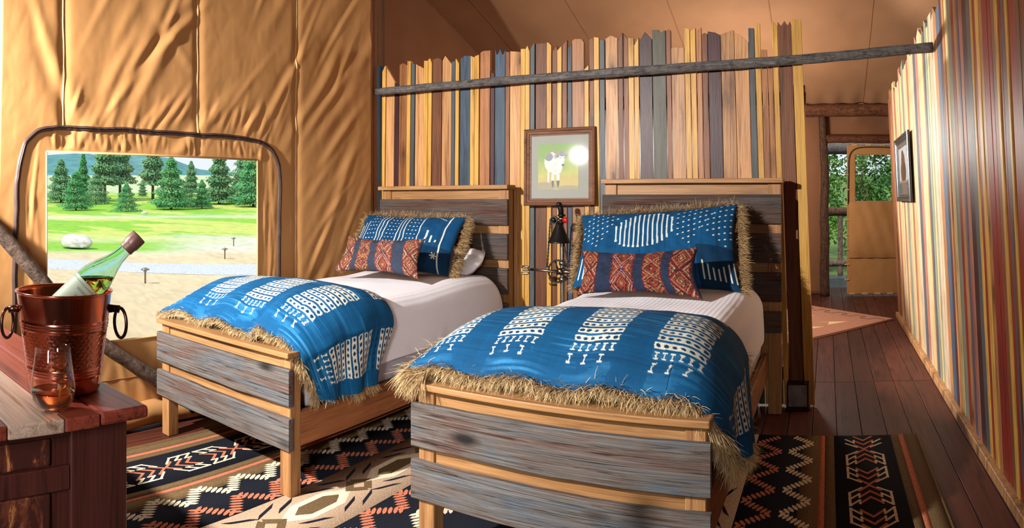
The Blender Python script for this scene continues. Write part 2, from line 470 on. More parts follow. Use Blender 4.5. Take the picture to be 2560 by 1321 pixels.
BACK = [
 (-3.196, -3.118, 'u', [(0, 2.239), (1, 2.229)], -0.016),
 (-3.118, -3.08, 'y', [(0, 2.184), (0.8, 2.228), (1, 2.215)], -0.0155),
 (-3.08, -3.0, 'l', [(0, 2.203), (0.15, 2.196), (1, 2.102)], -0.0149),
 (-3.0, -2.959, 'p', [(0, 2.087), (1, 2.071)], -0.0144),
 (-2.959, -2.88, 't', [(0, 2.218), (0.45, 2.228), (1, 2.203)], -0.0138),
 (-2.88, -2.845, 'y', [(0, 2.235), (1, 2.23)], -0.0133),
 (-2.845, -2.809, 'g', [(0, 2.21), (1, 2.206)], -0.0129),
 (-2.809, -2.731, 'l', [(0, 2.206), (1, 2.165)], -0.0124),
 (-2.731, -2.693, 'y', [(0, 2.219), (1, 2.215)], -0.0118),
 (-2.693, -2.658, 'y', [(0, 2.223), (0.4, 2.23), (1, 2.197)], -0.0114),
 (-2.658, -2.576, 'b', [(0, 2.219), (0.5, 2.226), (0.8, 2.22), (1, 2.207)], -0.0108),
 (-2.576, -2.495, 'l', [(0, 2.201), (0.3, 2.235), (1, 2.17)], -0.01),
 (-2.495, -2.459, 'g', [(0, 2.181), (1, 2.188)], -0.0094),
 (-2.459, -2.426, 'y', [(0, 2.205), (1, 2.165)], -0.009),
 (-2.426, -2.339, 'u', [(0, 2.198), (0.4, 2.216), (1, 2.21)], -0.0083),
 (-2.339, -2.303, 'y', [(0, 2.208), (1, 2.193)], -0.0077),
 (-2.303, -2.265, 'y', [(0, 2.201), (1, 2.208)], -0.0073),
 (-2.265, -2.184, 't', [(0, 2.221), (0.3, 2.232), (1, 2.229)], -0.0066),
 (-2.184, -2.149, 'p', [(0, 2.089), (1, 2.066)], -0.006),
 (-2.149, -2.068, 'u', [(0, 2.238), (0.12, 2.194), (0.3, 2.195), (0.5, 2.236), (0.7, 2.189), (0.85, 2.191), (1, 2.229)], -0.0053),
 (-2.068, -2.032, 'b', [(0, 2.208), (1, 2.202)], -0.0046),
 (-2.032, -1.952, 'l', [(0, 2.207), (1, 2.195)], -0.0039),
 (-1.952, -1.915, 'y', [(0, 2.213), (1, 2.21)], -0.0032),
 (-1.915, -1.88, 'y', [(0, 2.206), (0.45, 2.229), (1, 2.189)], -0.0028),
 (-1.88, -1.844, 'g', [(0, 2.202), (0.7, 2.239), (1, 2.238)], -0.0024),
 (-1.844, -1.761, 'b', [(0, 2.238), (1, 2.235)], -0.0017),
 (-1.761, -1.726, 'y', [(0, 2.237), (0.4, 2.233), (1, 2.213)], -0.0009),
 (-1.726, -1.689, 'b', [(0, 2.177), (1, 2.21)], -0.0005),
 (-1.689, -1.654, 'y', [(0, 2.177), (1, 2.204)], -0.0),
 (-1.654, -1.618, 'b', [(0, 2.204), (1, 2.24)], 0.0007),
 (-1.618, -1.585, 'u', [(0, 2.191), (1, 2.211)], 0.0014),
 (-1.585, -1.501, 't', [(0, 2.231), (0.2, 2.242), (0.8, 2.238), (1, 2.214)], 0.0027),
 (-1.501, -1.467, 'y', [(0, 2.042), (1, 2.067)], 0.004),
 (-1.467, -1.434, 'b', [(0, 2.231), (1, 2.236)], 0.0048),
 (-1.434, -1.396, 'y', [(0, 2.241), (1, 2.233)], 0.0056),
 (-1.396, -1.359, 'g', [(0, 2.223), (1, 2.215)], 0.0064),
 (-1.358, -1.275, 'l', [(0, 2.225), (0.45, 2.244), (1, 2.223)], 0.0078),
 (-1.275, -1.239, 'b', [(0, 2.203), (0.8, 2.253), (1, 2.252)], 0.0092),
 (-1.239, -1.205, 'b', [(0, 2.248), (1, 2.213)], 0.01),
 (-1.205, -1.167, 'y', [(0, 2.218), (1, 2.213)], 0.0108),
 (-1.167, -1.134, 'y', [(0, 2.173), (0.15, 2.166), (1, 2.215)], 0.0117),
 (-1.134, -1.05, 'p', [(0, 2.191), (0.45, 2.247), (1, 2.2)], 0.0131),
 (-1.05, -0.963, 'e', [(0, 2.256), (0.5, 2.253), (0.58, 2.231), (0.9, 2.249), (1, 2.248)], 0.0151),
 (-0.963, -0.93, 'b', [(0, 2.246), (0.6, 2.254), (1, 2.246)], 0.0165),
 (-0.93, -0.845, 'l', [(0, 2.137), (0.2, 2.143), (1, 2.138)], 0.0179),
 (-0.845, -0.809, 'y', [(0, 2.261), (1, 2.244)], 0.0194),
 (-0.809, -0.773, 'y', [(0, 2.235), (1, 2.252)], 0.0203),
 (-0.773, -0.738, 't', [(0, 2.225), (0.8, 2.253), (1, 2.253)], 0.0212),
 (-0.738, -0.701, 'b', [(0, 2.212), (0.5, 2.22), (1, 2.215)], 0.0221),
 (-0.701, -0.621, 'p', [(0, 2.229), (0.6, 2.22), (1, 2.204)], 0.0235),
 (-0.621, -0.537, 'l', [(0, 2.207), (0.9, 2.23), (1, 2.227)], 0.0255),
 (-0.537, -0.451, 'l', [(0, 2.208), (0.4, 2.202), (1, 2.156)], 0.0277),
 (-0.451, -0.413, 'g', [(0, 2.236), (1, 2.235)], 0.0292),
 (-0.413, -0.377, 'y', [(0, 2.214), (0.5, 2.265), (1, 2.26)], 0.0301),
 (-0.377, -0.339, 't', [(0, 2.109), (1, 2.108)], 0.0311),
 (-0.339, -0.306, 't', [(0, 2.023), (1, 2.022)], 0.032),
 (-0.306, -0.272, 'y', [(0, 2.27), (0.2, 2.27), (1, 2.248)], 0.0328),
 (-0.272, -0.189, 'b', [(0, 2.272), (0.25, 2.243), (0.5, 2.276), (0.75, 2.245), (0.92, 2.273), (1, 2.256)], 0.0343),
 (-0.189, -0.127, 'y', [(0, 2.28), (1, 2.281)], 0.0362),
]
RIGHT = [
 (6.75, 6.921, 'k'),
 (6.608, 6.75, 't'),
 (6.452, 6.608, 'k'),
 (6.312, 6.452, 'y'),
 (6.178, 6.312, 'k'),
 (6.025, 6.178, 'y'),
 (5.886, 6.025, 'l'),
 (5.762, 5.886, 'k'),
 (5.635, 5.762, 'y'),
 (5.521, 5.635, 's'),
 (5.411, 5.521, 'l'),
 (5.28, 5.411, 'y'),
 (5.167, 5.28, 'k'),
 (5.047, 5.167, 'y'),
 (4.877, 5.047, 'l'),
 (4.743, 4.877, 'g'),
 (4.642, 4.743, 'k'),
 (4.544, 4.642, 'l'),
 (4.405, 4.544, 'y'),
 (4.339, 4.405, 'k'),
 (4.27, 4.339, 'g'),
 (4.191, 4.27, 's'),
 (4.131, 4.191, 'y'),
 (4.072, 4.131, 's'),
 (3.978, 4.072, 'l'),
 (3.888, 3.978, 'l'),
 (3.785, 3.888, 't'),
 (3.672, 3.785, 'u'),
 (3.61, 3.672, 'p'),
 (3.549, 3.61, 't'),
 (3.477, 3.549, 'y'),
 (3.38, 3.477, 's'),
 (3.315, 3.38, 'r'),
 (3.214, 3.315, 'l'),
 (3.166, 3.214, 'v'),
 (3.096, 3.166, 'k'),
 (2.997, 3.096, 'p'),
 (2.924, 2.997, 'g'),
 (2.884, 2.924, 'y'),
 (2.816, 2.884, 'r'),
 (2.76, 2.816, 'y'),
 (2.707, 2.76, 't'),
 (2.621, 2.707, 'r'),
 (2.565, 2.621, 'r'),
 (2.495, 2.565, 'b'),
 (2.458, 2.495, 'y'),
 (2.421, 2.458, 'r'),
 (2.386, 2.421, 'v'),
 (2.345, 2.386, 'b'),
 (2.319, 2.345, 'y'),
 (2.248, 2.319, 'r'),
 (2.223, 2.248, 'r'),
 (2.17, 2.223, 'b'),
]
# ------------------------------------------------------------------ floor
floor = empty('floor', (0, 0, 0), kind='structure')
bw = 0.1317
x = -4.3
k = 0
while x < 1.75:
    segs = [(-0.6, 4.42), (4.42, 9.2)] if x > -1.0 else [(-0.6, 2.9 + 0.9 * (k % 3)), (2.9 + 0.9 * (k % 3), 8.5)]
    xs = x + 0.1 * 0
    for (y0, y1) in segs:
        dz = rnd.uniform(-0.0015, 0.0)
        box('floor_board', xs + 0.0016, xs + bw - 0.0016, y0 + 0.001, y1 - 0.001, -0.03, dz, FLOORW, floor, 0.0022)
    x += bw
    k += 1
box('subfloor', -4.4, 1.9, -0.7, 9.3, -0.06, -0.032, IRON, floor, 0)

# ------------------------------------------------------------------ plank partition behind the beds
wall_back = empty('wall_back', (-1.6, 3.9, 0), kind='structure')
ZR = 1.47
for i, (x0, x1, c, T, lean) in enumerate(BACK):
    g = 0.0020
    thick = 0.020 + (0.008 if c in 'yg' else 0.0) + rnd.uniform(0, 0.005)
    yf = 3.904 - thick
    sh = lambda z: lean * (ZR - z)
    pts = [(x0 + g + sh(0.015), 0.015), (x1 - g + sh(0.015), 0.015)]
    for u, z in reversed(T):
        pts.append((x0 + g + u * (x1 - x0 - 2 * g) + sh(z), z))
    V = [(a, yf, b) for a, b in pts] + [(a, 3.904, b) for a, b in pts]
    n = len(pts)
    F = [tuple(range(n)), tuple(range(2 * n - 1, n - 1, -1))] + [(j, j + n, (j + 1) % n + n, (j + 1) % n) for j in range(n)]
    bm = bmesh.new()
    vs = [bm.verts.new(v) for v in V]
    for f in F: bm.faces.new([vs[q] for q in f])
    es = [e for e in bm.edges if abs(e.verts[0].co.y - yf) < 1e-5 and abs(e.verts[1].co.y - yf) < 1e-5]
    bmesh.ops.bevel(bm, geom=es, offset=0.0016, segments=1, affect='EDGES')
    from_bm('plank', bm, MATS[c], wall_back)
box('backing_rail', -3.17, -0.13, 3.906, 3.945, 1.78, 1.86, W_TAN, wall_back)
box('backing_rail', -3.17, -0.13, 3.906, 3.945, 0.15, 0.23, W_TAN, wall_back)
box('end_post', -0.235, -0.135, 3.906, 3.985, 0.0, 1.9, W_TAN, wall_back)

# ------------------------------------------------------------------ plank wall on the right of the passage
wall_right = empty('wall_right', (0.73, 4.5, 0), kind='structure')
TILT = 0.05
RP = sorted(RIGHT)
y = RP[0][0]
cyc = 'bryrtgkyrubyptrvly'
kk = 0
while y > 0.25:
    w = rnd.choice([0.035, 0.045, 0.06, 0.09])
    RP.insert(0, (y - w, y, cyc[kk % len(cyc)])); y -= w; kk += 1
for (y0, y1, c) in RP:
    g = 0.0012
    top = 2.36 + rnd.uniform(-0.06, 0.05) - (0.05 if y1 > 6 else 0)
    th = rnd.choice([0.018, 0.020, 0.022, 0.024])
    sl = rnd.choice([0, 0, 0.02, -0.02, 0.035])
    X0 = lambda z: 0.73 - TILT * z
    V = []
    for dx in (0.03 - th, 0.032):
        for (yy, zz) in ((y0 + g, 0.052), (y1 - g, 0.052), (y1 - g, top + sl), (y0 + g, top - sl)):
            V.append((X0(zz) + dx, yy, zz))
    bm = bmesh.new()
    vs = [bm.verts.new(v) for v in V]
    for f in ((0, 1, 2, 3), (4, 7, 6, 5), (0, 4, 5, 1), (1, 5, 6, 2), (2, 6, 7, 3), (3, 7, 4, 0)): bm.faces.new([vs[q] for q in f])
    es = [e for e in bm.edges if e.verts[0] in vs[:4] and e.verts[1] in vs[:4]]
    bmesh.ops.bevel(bm, geom=es, offset=0.002, segments=1, affect='EDGES')
    from_bm('plank', bm, {'y': W_YELLOW_LIT, 'l': W_LIGHT_LIT}.get(c, MATS[c]) if y0 > 3.4 else MATS[c], wall_right)  # planks within the flash's reach take the washed-out colours
bb = empty('baseboard_right', (0.72, 4.5, 0), kind='structure')
yb = 0.3
for y1 in (2.6, 4.55, 6.85):
    box('trim_board', 0.706, 0.748, yb + 0.001, y1 - 0.001, 0, 0.051, W_LIGHT, bb, 0.003)
    yb = y1

# ------------------------------------------------------------------ tent canvas: left wall with the window
WX = -3.1
WY0, WY1, WZ0, WZ1 = 1.26, 2.64, 0.47, 1.465
folds = []
fr = random.Random(4)
for _ in range(46):       # long diagonal drag folds up from the window and the right seam
    cy, cz = fr.uniform(1.5, 3.7), fr.uniform(1.55, 3.0)
    ang = math.radians(fr.uniform(44, 66))
    if cy > 2.95: cz = fr.uniform(0.6, 2.8)
    folds.append((cy, cz, ang, fr.uniform(0.16, 0.45), fr.uniform(0.016, 0.042), fr.uniform(0.006, 0.02)))
for _ in range(14):
    cy, cz = fr.uniform(0.95, 2.1), fr.uniform(1.75, 3.0)
    folds.append((cy, cz, math.radians(fr.uniform(112, 150)), fr.uniform(0.18, 0.4), fr.uniform(0.025, 0.06), fr.uniform(0.005, 0.016)))
for _ in range(62):       # short puckers between the window and the zip
    cy = fr.uniform(1.3, 2.68)
    folds.append((cy, fr.uniform(1.485, 1.575), math.radians(fr.uniform(72, 104)), fr.uniform(0.03, 0.06), fr.uniform(0.007, 0.013), fr.uniform(0.004, 0.010)))
for _ in range(40):       # gathers just above the zip
    cy = fr.uniform(1.4, 2.85)
    folds.append((cy, fr.uniform(1.63, 1.74), math.radians(fr.uniform(50, 72)), fr.uniform(0.05, 0.11), fr.uniform(0.010, 0.02), fr.uniform(0.004, 0.010)))
for _ in range(26):       # hanging folds below the window and beside it
    folds.append((fr.uniform(0.9, 3.6), fr.uniform(0.1, 0.42), math.radians(fr.uniform(70, 115)), fr.uniform(0.06, 0.14), fr.uniform(0.012, 0.03), fr.uniform(0.004, 0.012)))
for _ in range(18):
    folds.append((fr.uniform(2.68, 2.8) if fr.random() < .6 else fr.uniform(1.13, 1.24), fr.uniform(0.6, 1.4), math.radians(fr.uniform(80, 98)), fr.uniform(0.1, 0.3), fr.uniform(0.008, 0.016), fr.uniform(0.003, 0.008)))


def disp(Y, Z):
    d = 0.007 * fbm(Y * 1.3, Z * 1.1, 3, 2) + 0.0030 * fbm(Y * 9 - Z * 5, Z * 5 + Y * 4, 8, 4)
    for cy, cz, a, L, w, A in folds:
        A = A * 0.52
        ca, sa = math.cos(a), math.sin(a)
        u = (Y - cy) * ca + (Z - cz) * sa
        v = -(Y - cy) * sa + (Z - cz) * ca + 0.10 * u * u
        d = d + A * np.exp(-(u / L) ** 2) * (np.exp(-(v / w) ** 2) - 0.6 * np.exp(-((v - 1.6 * w) / (1.4 * w)) ** 2))
    for sy in (1.358, 2.195, 2.98):
        d = d - 0.012 * np.exp(-((Y - sy) / 0.03) ** 2)
    # the strip between the window edge and the zip sits slightly back, and the edge is held flat
    e = np.minimum(np.minimum(np.abs(Y - WY0), np.abs(Y - WY1)) + 9 * ((Z < WZ0 - .02) | (Z > WZ1 + .02)), np.minimum(np.abs(Z - WZ0), np.abs(Z - WZ1)) + 9 * ((Y < WY0 - .02) | (Y > WY1 + .02)))
    return d * (1 - 0.8 * np.exp(-(e / 0.02) ** 2))


def segs_lin(marks, step):
    out = []
    for a, b in zip(marks[:-1], marks[1:]):
        n = max(2, int(round((b - a) / step)))
        out += list(np.linspace(a, b, n, endpoint=False))
    return np.array(out + [marks[-1]])


Ys = segs_lin([0.95, WY0, WY1, 3.74], 0.0095)
Zs = np.concatenate([segs_lin([0.02, WZ0, WZ1, 1.80], 0.0085), segs_lin([1.80, 4.0], 0.014)[1:]])
YY, ZZ = np.meshgrid(Ys, Zs, indexing='ij')
XX = WX + disp(YY, ZZ)
# slanted edge beside the tent opening at the far left
cut = 1.02 + 0.02 * (ZZ - 1.9)
Yw = np.where(YY < WY0, cut + (YY - 0.95) * (WY0 - cut) / (WY0 - 0.95), YY)
F = gridF(len(Ys), len(Zs))
iy, iz = np.meshgrid(np.arange(len(Ys) - 1), np.arange(len(Zs) - 1), indexing='ij')
mid_y = (Ys[:-1] + Ys[1:])[iy] / 2; mid_z = (Zs[:-1] + Zs[1:])[iz] / 2
keep = ~((mid_y > WY0) & (mid_y < WY1) & (mid_z > WZ0) & (mid_z < WZ1)).ravel()
wall_left = mesh('wall_left', np.stack([XX, Yw, ZZ], -1).reshape(-1, 3), F[keep][:, ::-1], CANVAS, None, True)
tag(wall_left, kind='structure')
m_ = wall_left.modifiers.new('thick', 'SOLIDIFY'); m_.thickness = 0.004; m_.offset = -1


def on_wall(y, z, off): return (WX + float(disp(np.array([y]), np.array([z]))[0]) + off, y, z)


def wall_strip(name, path, width, off, mat, closed=False, sub=0.01, parent=None, thick=0.004, wob=0.0, seed=1):
    P = np.array(path, float)
    L = np.concatenate([[0], np.cumsum(np.linalg.norm(np.diff(P, axis=0), axis=1))])
    s = np.linspace(0, L[-1], max(8, int(L[-1] / sub)))
    yy = np.interp(s, L, P[:, 0]); zz = np.interp(s, L, P[:, 1])
    for _ in range(10):
        yy[1:-1] = (yy[:-2] + 2 * yy[1:-1] + yy[2:]) / 4; zz[1:-1] = (zz[:-2] + 2 * zz[1:-1] + zz[2:]) / 4
    ty, tz = np.gradient(yy), np.gradient(zz); q = np.hypot(ty, tz) + 1e-9
    ny, nz = -tz / q, ty / q
    wv = wob * fbm(s * 9, s * 0 + seed, seed, 3)
    yy = yy + ny * wv; zz = zz + nz * wv
    V = []
    for k in (-0.5, -0.25, 0.25, 0.5):
        y_, z_ = yy + ny * width * k, zz + nz * width * k
        V.append(np.stack([WX + disp(yy, zz) + off + (thick if abs(k) < 0.4 else -0.006), y_, z_], -1))
    V = np.stack(V, 1)
    return mesh(name, V.reshape(-1, 3), gridF(len(s), 4)[:, ::-1], mat, parent, True)


for sy in (1.358, 2.195, 2.98):
    wall_strip('seam', [(sy + (0.012 if sy < 2.5 else 0.02) * (2 - 1.6) / 2, 3.9), (sy, 1.6 if sy < 2.7 else 0.1)], 0.016, 0.004, PIPING, parent=wall_left, wob=0.004)
zipper = wall_strip('zipper', [(1.09, 0.2), (1.09, 0.82), (1.10, 1.22), (1.117, 1.42), (1.145, 1.50), (1.21, 1.568), (1.32, 1.588), (1.75, 1.594), (2.18, 1.594), (2.55, 1.594), (2.70, 1.575), (2.775, 1.53), (2.815, 1.46), (2.83, 1.347), (2.82, 0.9), (2.81, 0.3)], 0.03, 0.008, ZIP, parent=wall_left, thick=0.008, wob=0.006)
wall_strip('zipper_teeth', [(1.09, 0.2), (1.09, 0.82), (1.10, 1.22), (1.117, 1.42), (1.145, 1.50), (1.21, 1.568), (1.32, 1.588), (1.75, 1.594), (2.18, 1.594), (2.55, 1.594), (2.70, 1.575), (2.775, 1.53), (2.815, 1.46), (2.83, 1.347), (2.82, 0.9), (2.81, 0.3)], 0.007, 0.016, BRONZE, parent=zipper, thick=0.003, wob=0.006)
wall_strip('skirt_seam', [(1.0, 0.262), (3.6, 0.262)], 0.008, 0.003, CANVAS_D, parent=wall_left)
# rolled skirt at the foot of the canvas
sy = np.linspace(1.02, 3.7, 160)
Pk = np.stack([WX + 0.05 + 0.008 * np.sin(sy * 9), sy, 0.066 + 0.006 * np.sin(sy * 14 + 1)], -1)
tube('skirt_roll', Pk, 0.062, CANVAS, wall_left, 16, True, lambda m, n: 1 + 0.10 * fbm(*np.meshgrid(np.arange(m) * 0.13, np.arange(n) * 0.4, indexing='ij'), 9, 3))

win = empty('window_1', (WX, (WY0 + WY1) / 2, WZ0), kind='structure')
VINYL = clear_sheet('clear_vinyl', (0.97, 0.98, 0.97, 1))
nv = 30
gy, gz = np.meshgrid(np.linspace(WY0 - .01, WY1 + .01, nv), np.linspace(WZ0 - .01, WZ1 + .01, nv), indexing='ij')
mesh('pane', np.stack([WX - 0.006 + 0.002 * fbm(gy * 4, gz * 4, 2, 2), gy, gz], -1).reshape(-1, 3), gridF(nv, nv), VINYL, win, True)
for nm, a, b in (('hem', (WY0, WZ0), (WY0, WZ1)), ('hem', (WY1, WZ0), (WY1, WZ1)), ('hem', (WY0, WZ1), (WY1, WZ1)), ('hem', (WY0, WZ0), (WY1, WZ0))):
    tube(nm, [(WX + 0.004, *a), (WX + 0.004 + 0.002, (a[0] + b[0]) / 2, (a[1] + b[1]) / 2), (WX + 0.004, *b)], 0.0055, PIPING, win, 8)

# dark corner flap where the canvas meets the partition, and the rest of the tent
corner = empty('trim_1', (WX, 3.75, 0), kind='structure')
cy_ = np.linspace(0, 1, 14); cz_ = np.linspace(0.0, 4.0, 60)
a_, b_ = np.meshgrid(cy_, cz_, indexing='ij')
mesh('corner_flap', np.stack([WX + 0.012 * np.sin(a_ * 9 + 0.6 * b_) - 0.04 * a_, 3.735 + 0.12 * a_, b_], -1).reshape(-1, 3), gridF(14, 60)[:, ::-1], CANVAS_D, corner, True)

ROOF = lambda y: 2.45 + 0.35 * (8.4 - y)
RIDGE = 2.2


def sheet(name, fn, nu, nv, mat, thick=0.004, kind='structure', parent=None, flip=False):
    u, v = np.meshgrid(np.linspace(0, 1, nu), np.linspace(0, 1, nv), indexing='ij')
    V = np.stack(fn(u, v), -1).reshape(-1, 3)
    f = gridF(nu, nv)
    o = mesh(name, V, f[:, ::-1] if flip else f, mat, parent, True)
    m = o.modifiers.new('thick', 'SOLIDIFY'); m.thickness = thick; m.offset = 0
    return tag(o, kind=kind) if kind else o


ceiling = empty('ceiling', (0, 5, 3.5), kind='structure')


def roof_pt(x, y):
    z = ROOF(y) if np.isscalar(y) else np.where(y > RIDGE, ROOF(y), ROOF(2 * RIDGE - y))
    sag = -0.020 * np.abs(np.sin(np.pi * (x + 1.57) / 1.0)) ** 2 - 0.010 * fbm(x * 1.6, y * 1.1, 21, 3) - 0.012 * np.exp(-((8.35 - y) / 0.25) ** 2) * np.sin(x * 26)
    return z + sag


def roof_fn(u, v):
    x = -4.05 + 7.2 * u; y = RIDGE + (8.42 - RIDGE) * v
    return x, y, roof_pt(x, y)


sheet('roof_canvas', roof_fn, 260, 160, CANVAS_R, parent=ceiling, kind=None)
sheet('roof_canvas', lambda u, v: (-4.05 + 7.2 * u, RIDGE - (RIDGE + 3.5) * v, ROOF(RIDGE) - 0.35 * (RIDGE + 3.5) * v), 20, 20, CANVAS_R, parent=ceiling, kind=None)
for sx in (-3.57, -2.58, -1.57, -0.575, 0.445, 1.45):
    yy = np.linspace(3.2, 8.38, 90); V = []
    for k, dz in ((-0.5, 0.002), (-0.2, -0.006), (0.2, -0.006), (0.5, 0.002)):
        xx = sx + 0.02 * k + 0.004 * fbm(yy * 2, yy * 0 + sx, 5, 2)
        V.append(np.stack([xx, yy, roof_pt(xx, yy) + dz], -1))
    mesh('roof_seam', np.stack(V, 1).reshape(-1, 3), gridF(90, 4), CANVAS_D, ceiling, True)
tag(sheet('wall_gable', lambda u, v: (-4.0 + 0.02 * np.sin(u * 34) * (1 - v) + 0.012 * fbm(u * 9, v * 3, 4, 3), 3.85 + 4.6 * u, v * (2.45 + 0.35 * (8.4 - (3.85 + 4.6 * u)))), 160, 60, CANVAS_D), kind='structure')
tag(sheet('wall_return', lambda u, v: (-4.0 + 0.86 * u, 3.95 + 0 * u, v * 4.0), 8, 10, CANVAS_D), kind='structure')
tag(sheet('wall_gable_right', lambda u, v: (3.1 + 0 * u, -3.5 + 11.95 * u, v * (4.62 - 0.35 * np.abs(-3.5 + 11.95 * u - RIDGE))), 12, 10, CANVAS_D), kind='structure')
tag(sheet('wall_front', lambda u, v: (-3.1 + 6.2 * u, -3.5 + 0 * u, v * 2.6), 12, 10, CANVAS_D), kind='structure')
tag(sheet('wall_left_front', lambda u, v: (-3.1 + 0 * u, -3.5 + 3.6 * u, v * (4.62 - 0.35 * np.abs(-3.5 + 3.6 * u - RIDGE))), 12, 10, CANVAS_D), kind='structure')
sheet('floor_porch', lambda u, v: (-4.0 + 7 * u, -3.5 + 2.9 * v, -0.03 + 0 * u), 4, 4, FLOORW)

# ------------------------------------------------------------------ far entry: log frame, canvas wall and door flap
FY = 8.4
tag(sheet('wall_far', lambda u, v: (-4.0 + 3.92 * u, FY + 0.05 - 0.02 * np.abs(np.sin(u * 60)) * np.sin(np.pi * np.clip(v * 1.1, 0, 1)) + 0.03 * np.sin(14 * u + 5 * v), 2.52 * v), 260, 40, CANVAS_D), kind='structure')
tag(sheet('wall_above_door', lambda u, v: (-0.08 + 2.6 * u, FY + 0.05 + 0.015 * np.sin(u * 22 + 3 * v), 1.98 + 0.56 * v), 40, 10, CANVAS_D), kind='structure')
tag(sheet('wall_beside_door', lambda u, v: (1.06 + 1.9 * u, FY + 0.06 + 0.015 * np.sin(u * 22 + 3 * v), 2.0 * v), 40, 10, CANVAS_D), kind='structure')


def log(name, p0, p1, r0, r1, mat, parent=None, seed=0, bend=0.02, n=14, seg=40):
    t = np.linspace(0, 1, seg)[:, None]
    P = np.array(p0) * (1 - t) + np.array(p1) * t
    w = np.stack([fbm(t[:, 0] * 3, t[:, 0] * 0 + 1.3 + k, seed + k, 2) for k in range(3)], -1)
    P = P + bend * w * np.sin(np.pi * t)
    R = r0 + (r1 - r0) * t[:, 0]
    return tube(name, P, R, mat, parent, n, True, lambda m, q: 1 + 0.09 * fbm(*np.meshgrid(np.arange(m) * 0.5, np.cos(np.arange(q) / q * 6.283) * 2 + 5, indexing='ij'), seed + 9, 3))


fr_ = empty('door_frame', (0, FY, 0), kind='structure')
log('log_post', (-0.035, FY - 0.02, 0), (-0.075, FY - 0.02, 2.30), 0.062, 0.05, BARK_DARK, fr_, 31, 0.03)
log('log_header', (-1.2, FY - 0.04, 2.36), (2.0, FY - 0.04, 2.37), 0.082, 0.08, LOGW, fr_, 32, 0.03)
log('log_lintel', (-0.03, FY, 1.995), (2.0, FY, 2.02), 0.055, 0.055, LOGW, fr_, 33, 0.03)

door = empty('door_1', (0.65, FY - 0.06, 0), kind='structure')
DX0, DX1, DY = 0.24, 1.05, FY - 0.03
def door_pt(u, v, off=0.0):
    x = DX0 + (DX1 - DX0) * u
    z = 0.02 + 1.90 * v
    yb = DY - 0.30 * u * 0 + 0.012 * np.sin(7 * v + 3 * u) + 0.006 * fbm(u * 6, v * 9, 41, 3)
    return x, yb - off, z
u, v = np.meshgrid(np.linspace(0, 1, 61), np.linspace(0, 1, 121), indexing='ij')
Fd = gridF(61, 121)
um = ((u[:-1, :-1] + u[1:, 1:]) / 2).ravel(); vm = ((v[:-1, :-1] + v[1:, 1:]) / 2).ravel()
hole = (um > 0.13) & (um < 0.70) & (vm > 0.622) & (vm < 0.93)
dm = mesh('door_flap', np.stack(door_pt(u, v), -1).reshape(-1, 3), Fd[~hole], CANVAS, door, True)
mm_ = dm.modifiers.new('t', 'SOLIDIFY'); mm_.thickness = 0.006; mm_.offset = 0
uu, vv = np.meshgrid(np.linspace(0.12, 0.71, 10), np.linspace(0.615, 0.935, 10), indexing='ij')
mesh('door_pane', np.stack(door_pt(uu, vv, 0.001), -1).reshape(-1, 3), gridF(10, 10), clear_sheet('mesh_screen', (0.80, 0.82, 0.80, 1)), door, True)
# hanging cover folded down from the door window
uu, vv = np.meshgrid(np.linspace(0.03, 0.93, 40), np.linspace(0.0, 1.0, 40), indexing='ij')
x_, y_, z_ = door_pt(uu, 0.245 + 0.37 * vv, 0.02)
rnd_c = np.clip((np.abs((uu - 0.48) / 0.45) ** 8 + np.clip(1 - vv * 1.02, 0, 1) ** 8), 0, 1)
y_ = y_ - 0.035 * (1 - rnd_c) + 0.004 * np.sin(uu * 30 + vv * 8)
mp = mesh('window_cover', np.stack([x_, y_, z_], -1).reshape(-1, 3), gridF(40, 40), CANVAS, door, True)
arch = [door_pt(0.02, 0.60, 0.012)]
for a in np.linspace(0, 1, 24):
    t = a * 2 * math.pi / 2
    arch.append(door_pt(0.445 - 0.42 * math.copysign(abs(math.cos(t)) ** 0.45, math.cos(t)), 0.86 + 0.125 * abs(math.sin(t)) ** 0.7, 0.012))
arch.append(door_pt(0.88, 0.60, 0.012)); arch.append(door_pt(0.93, 0.34, 0.02))
tube('door_zipper', arch, 0.008, ZIP, door, 8)
for k in range(9):
    x_, y_, z_ = door_pt(0.0, 0.10 + 0.1 * k, 0.008)
    box('clip', x_ - 0.03, x_ + 0.03, y_ - 0.008, y_ + 0.002, z_ - 0.008, z_ + 0.008, PIPING, door, 0.002)
for k in range(5):
    x_, y_, z_ = door_pt(0.08 + 0.2 * k, 0.0, 0.008)
    box('clip', x_ - 0.04, x_ + 0.04, y_ - 0.008, y_ + 0.002, z_, z_ + 0.02, PIPING, door, 0.002)
for k in range(4):
    x_, y_, z_ = door_pt(0.12 + 0.22 * k, 1.0, 0.008)
    box('clip', x_ - 0.035, x_ + 0.035, y_ - 0.008, y_ + 0.002, z_ - 0.012, z_ + 0.008, PIPING, door, 0.002)
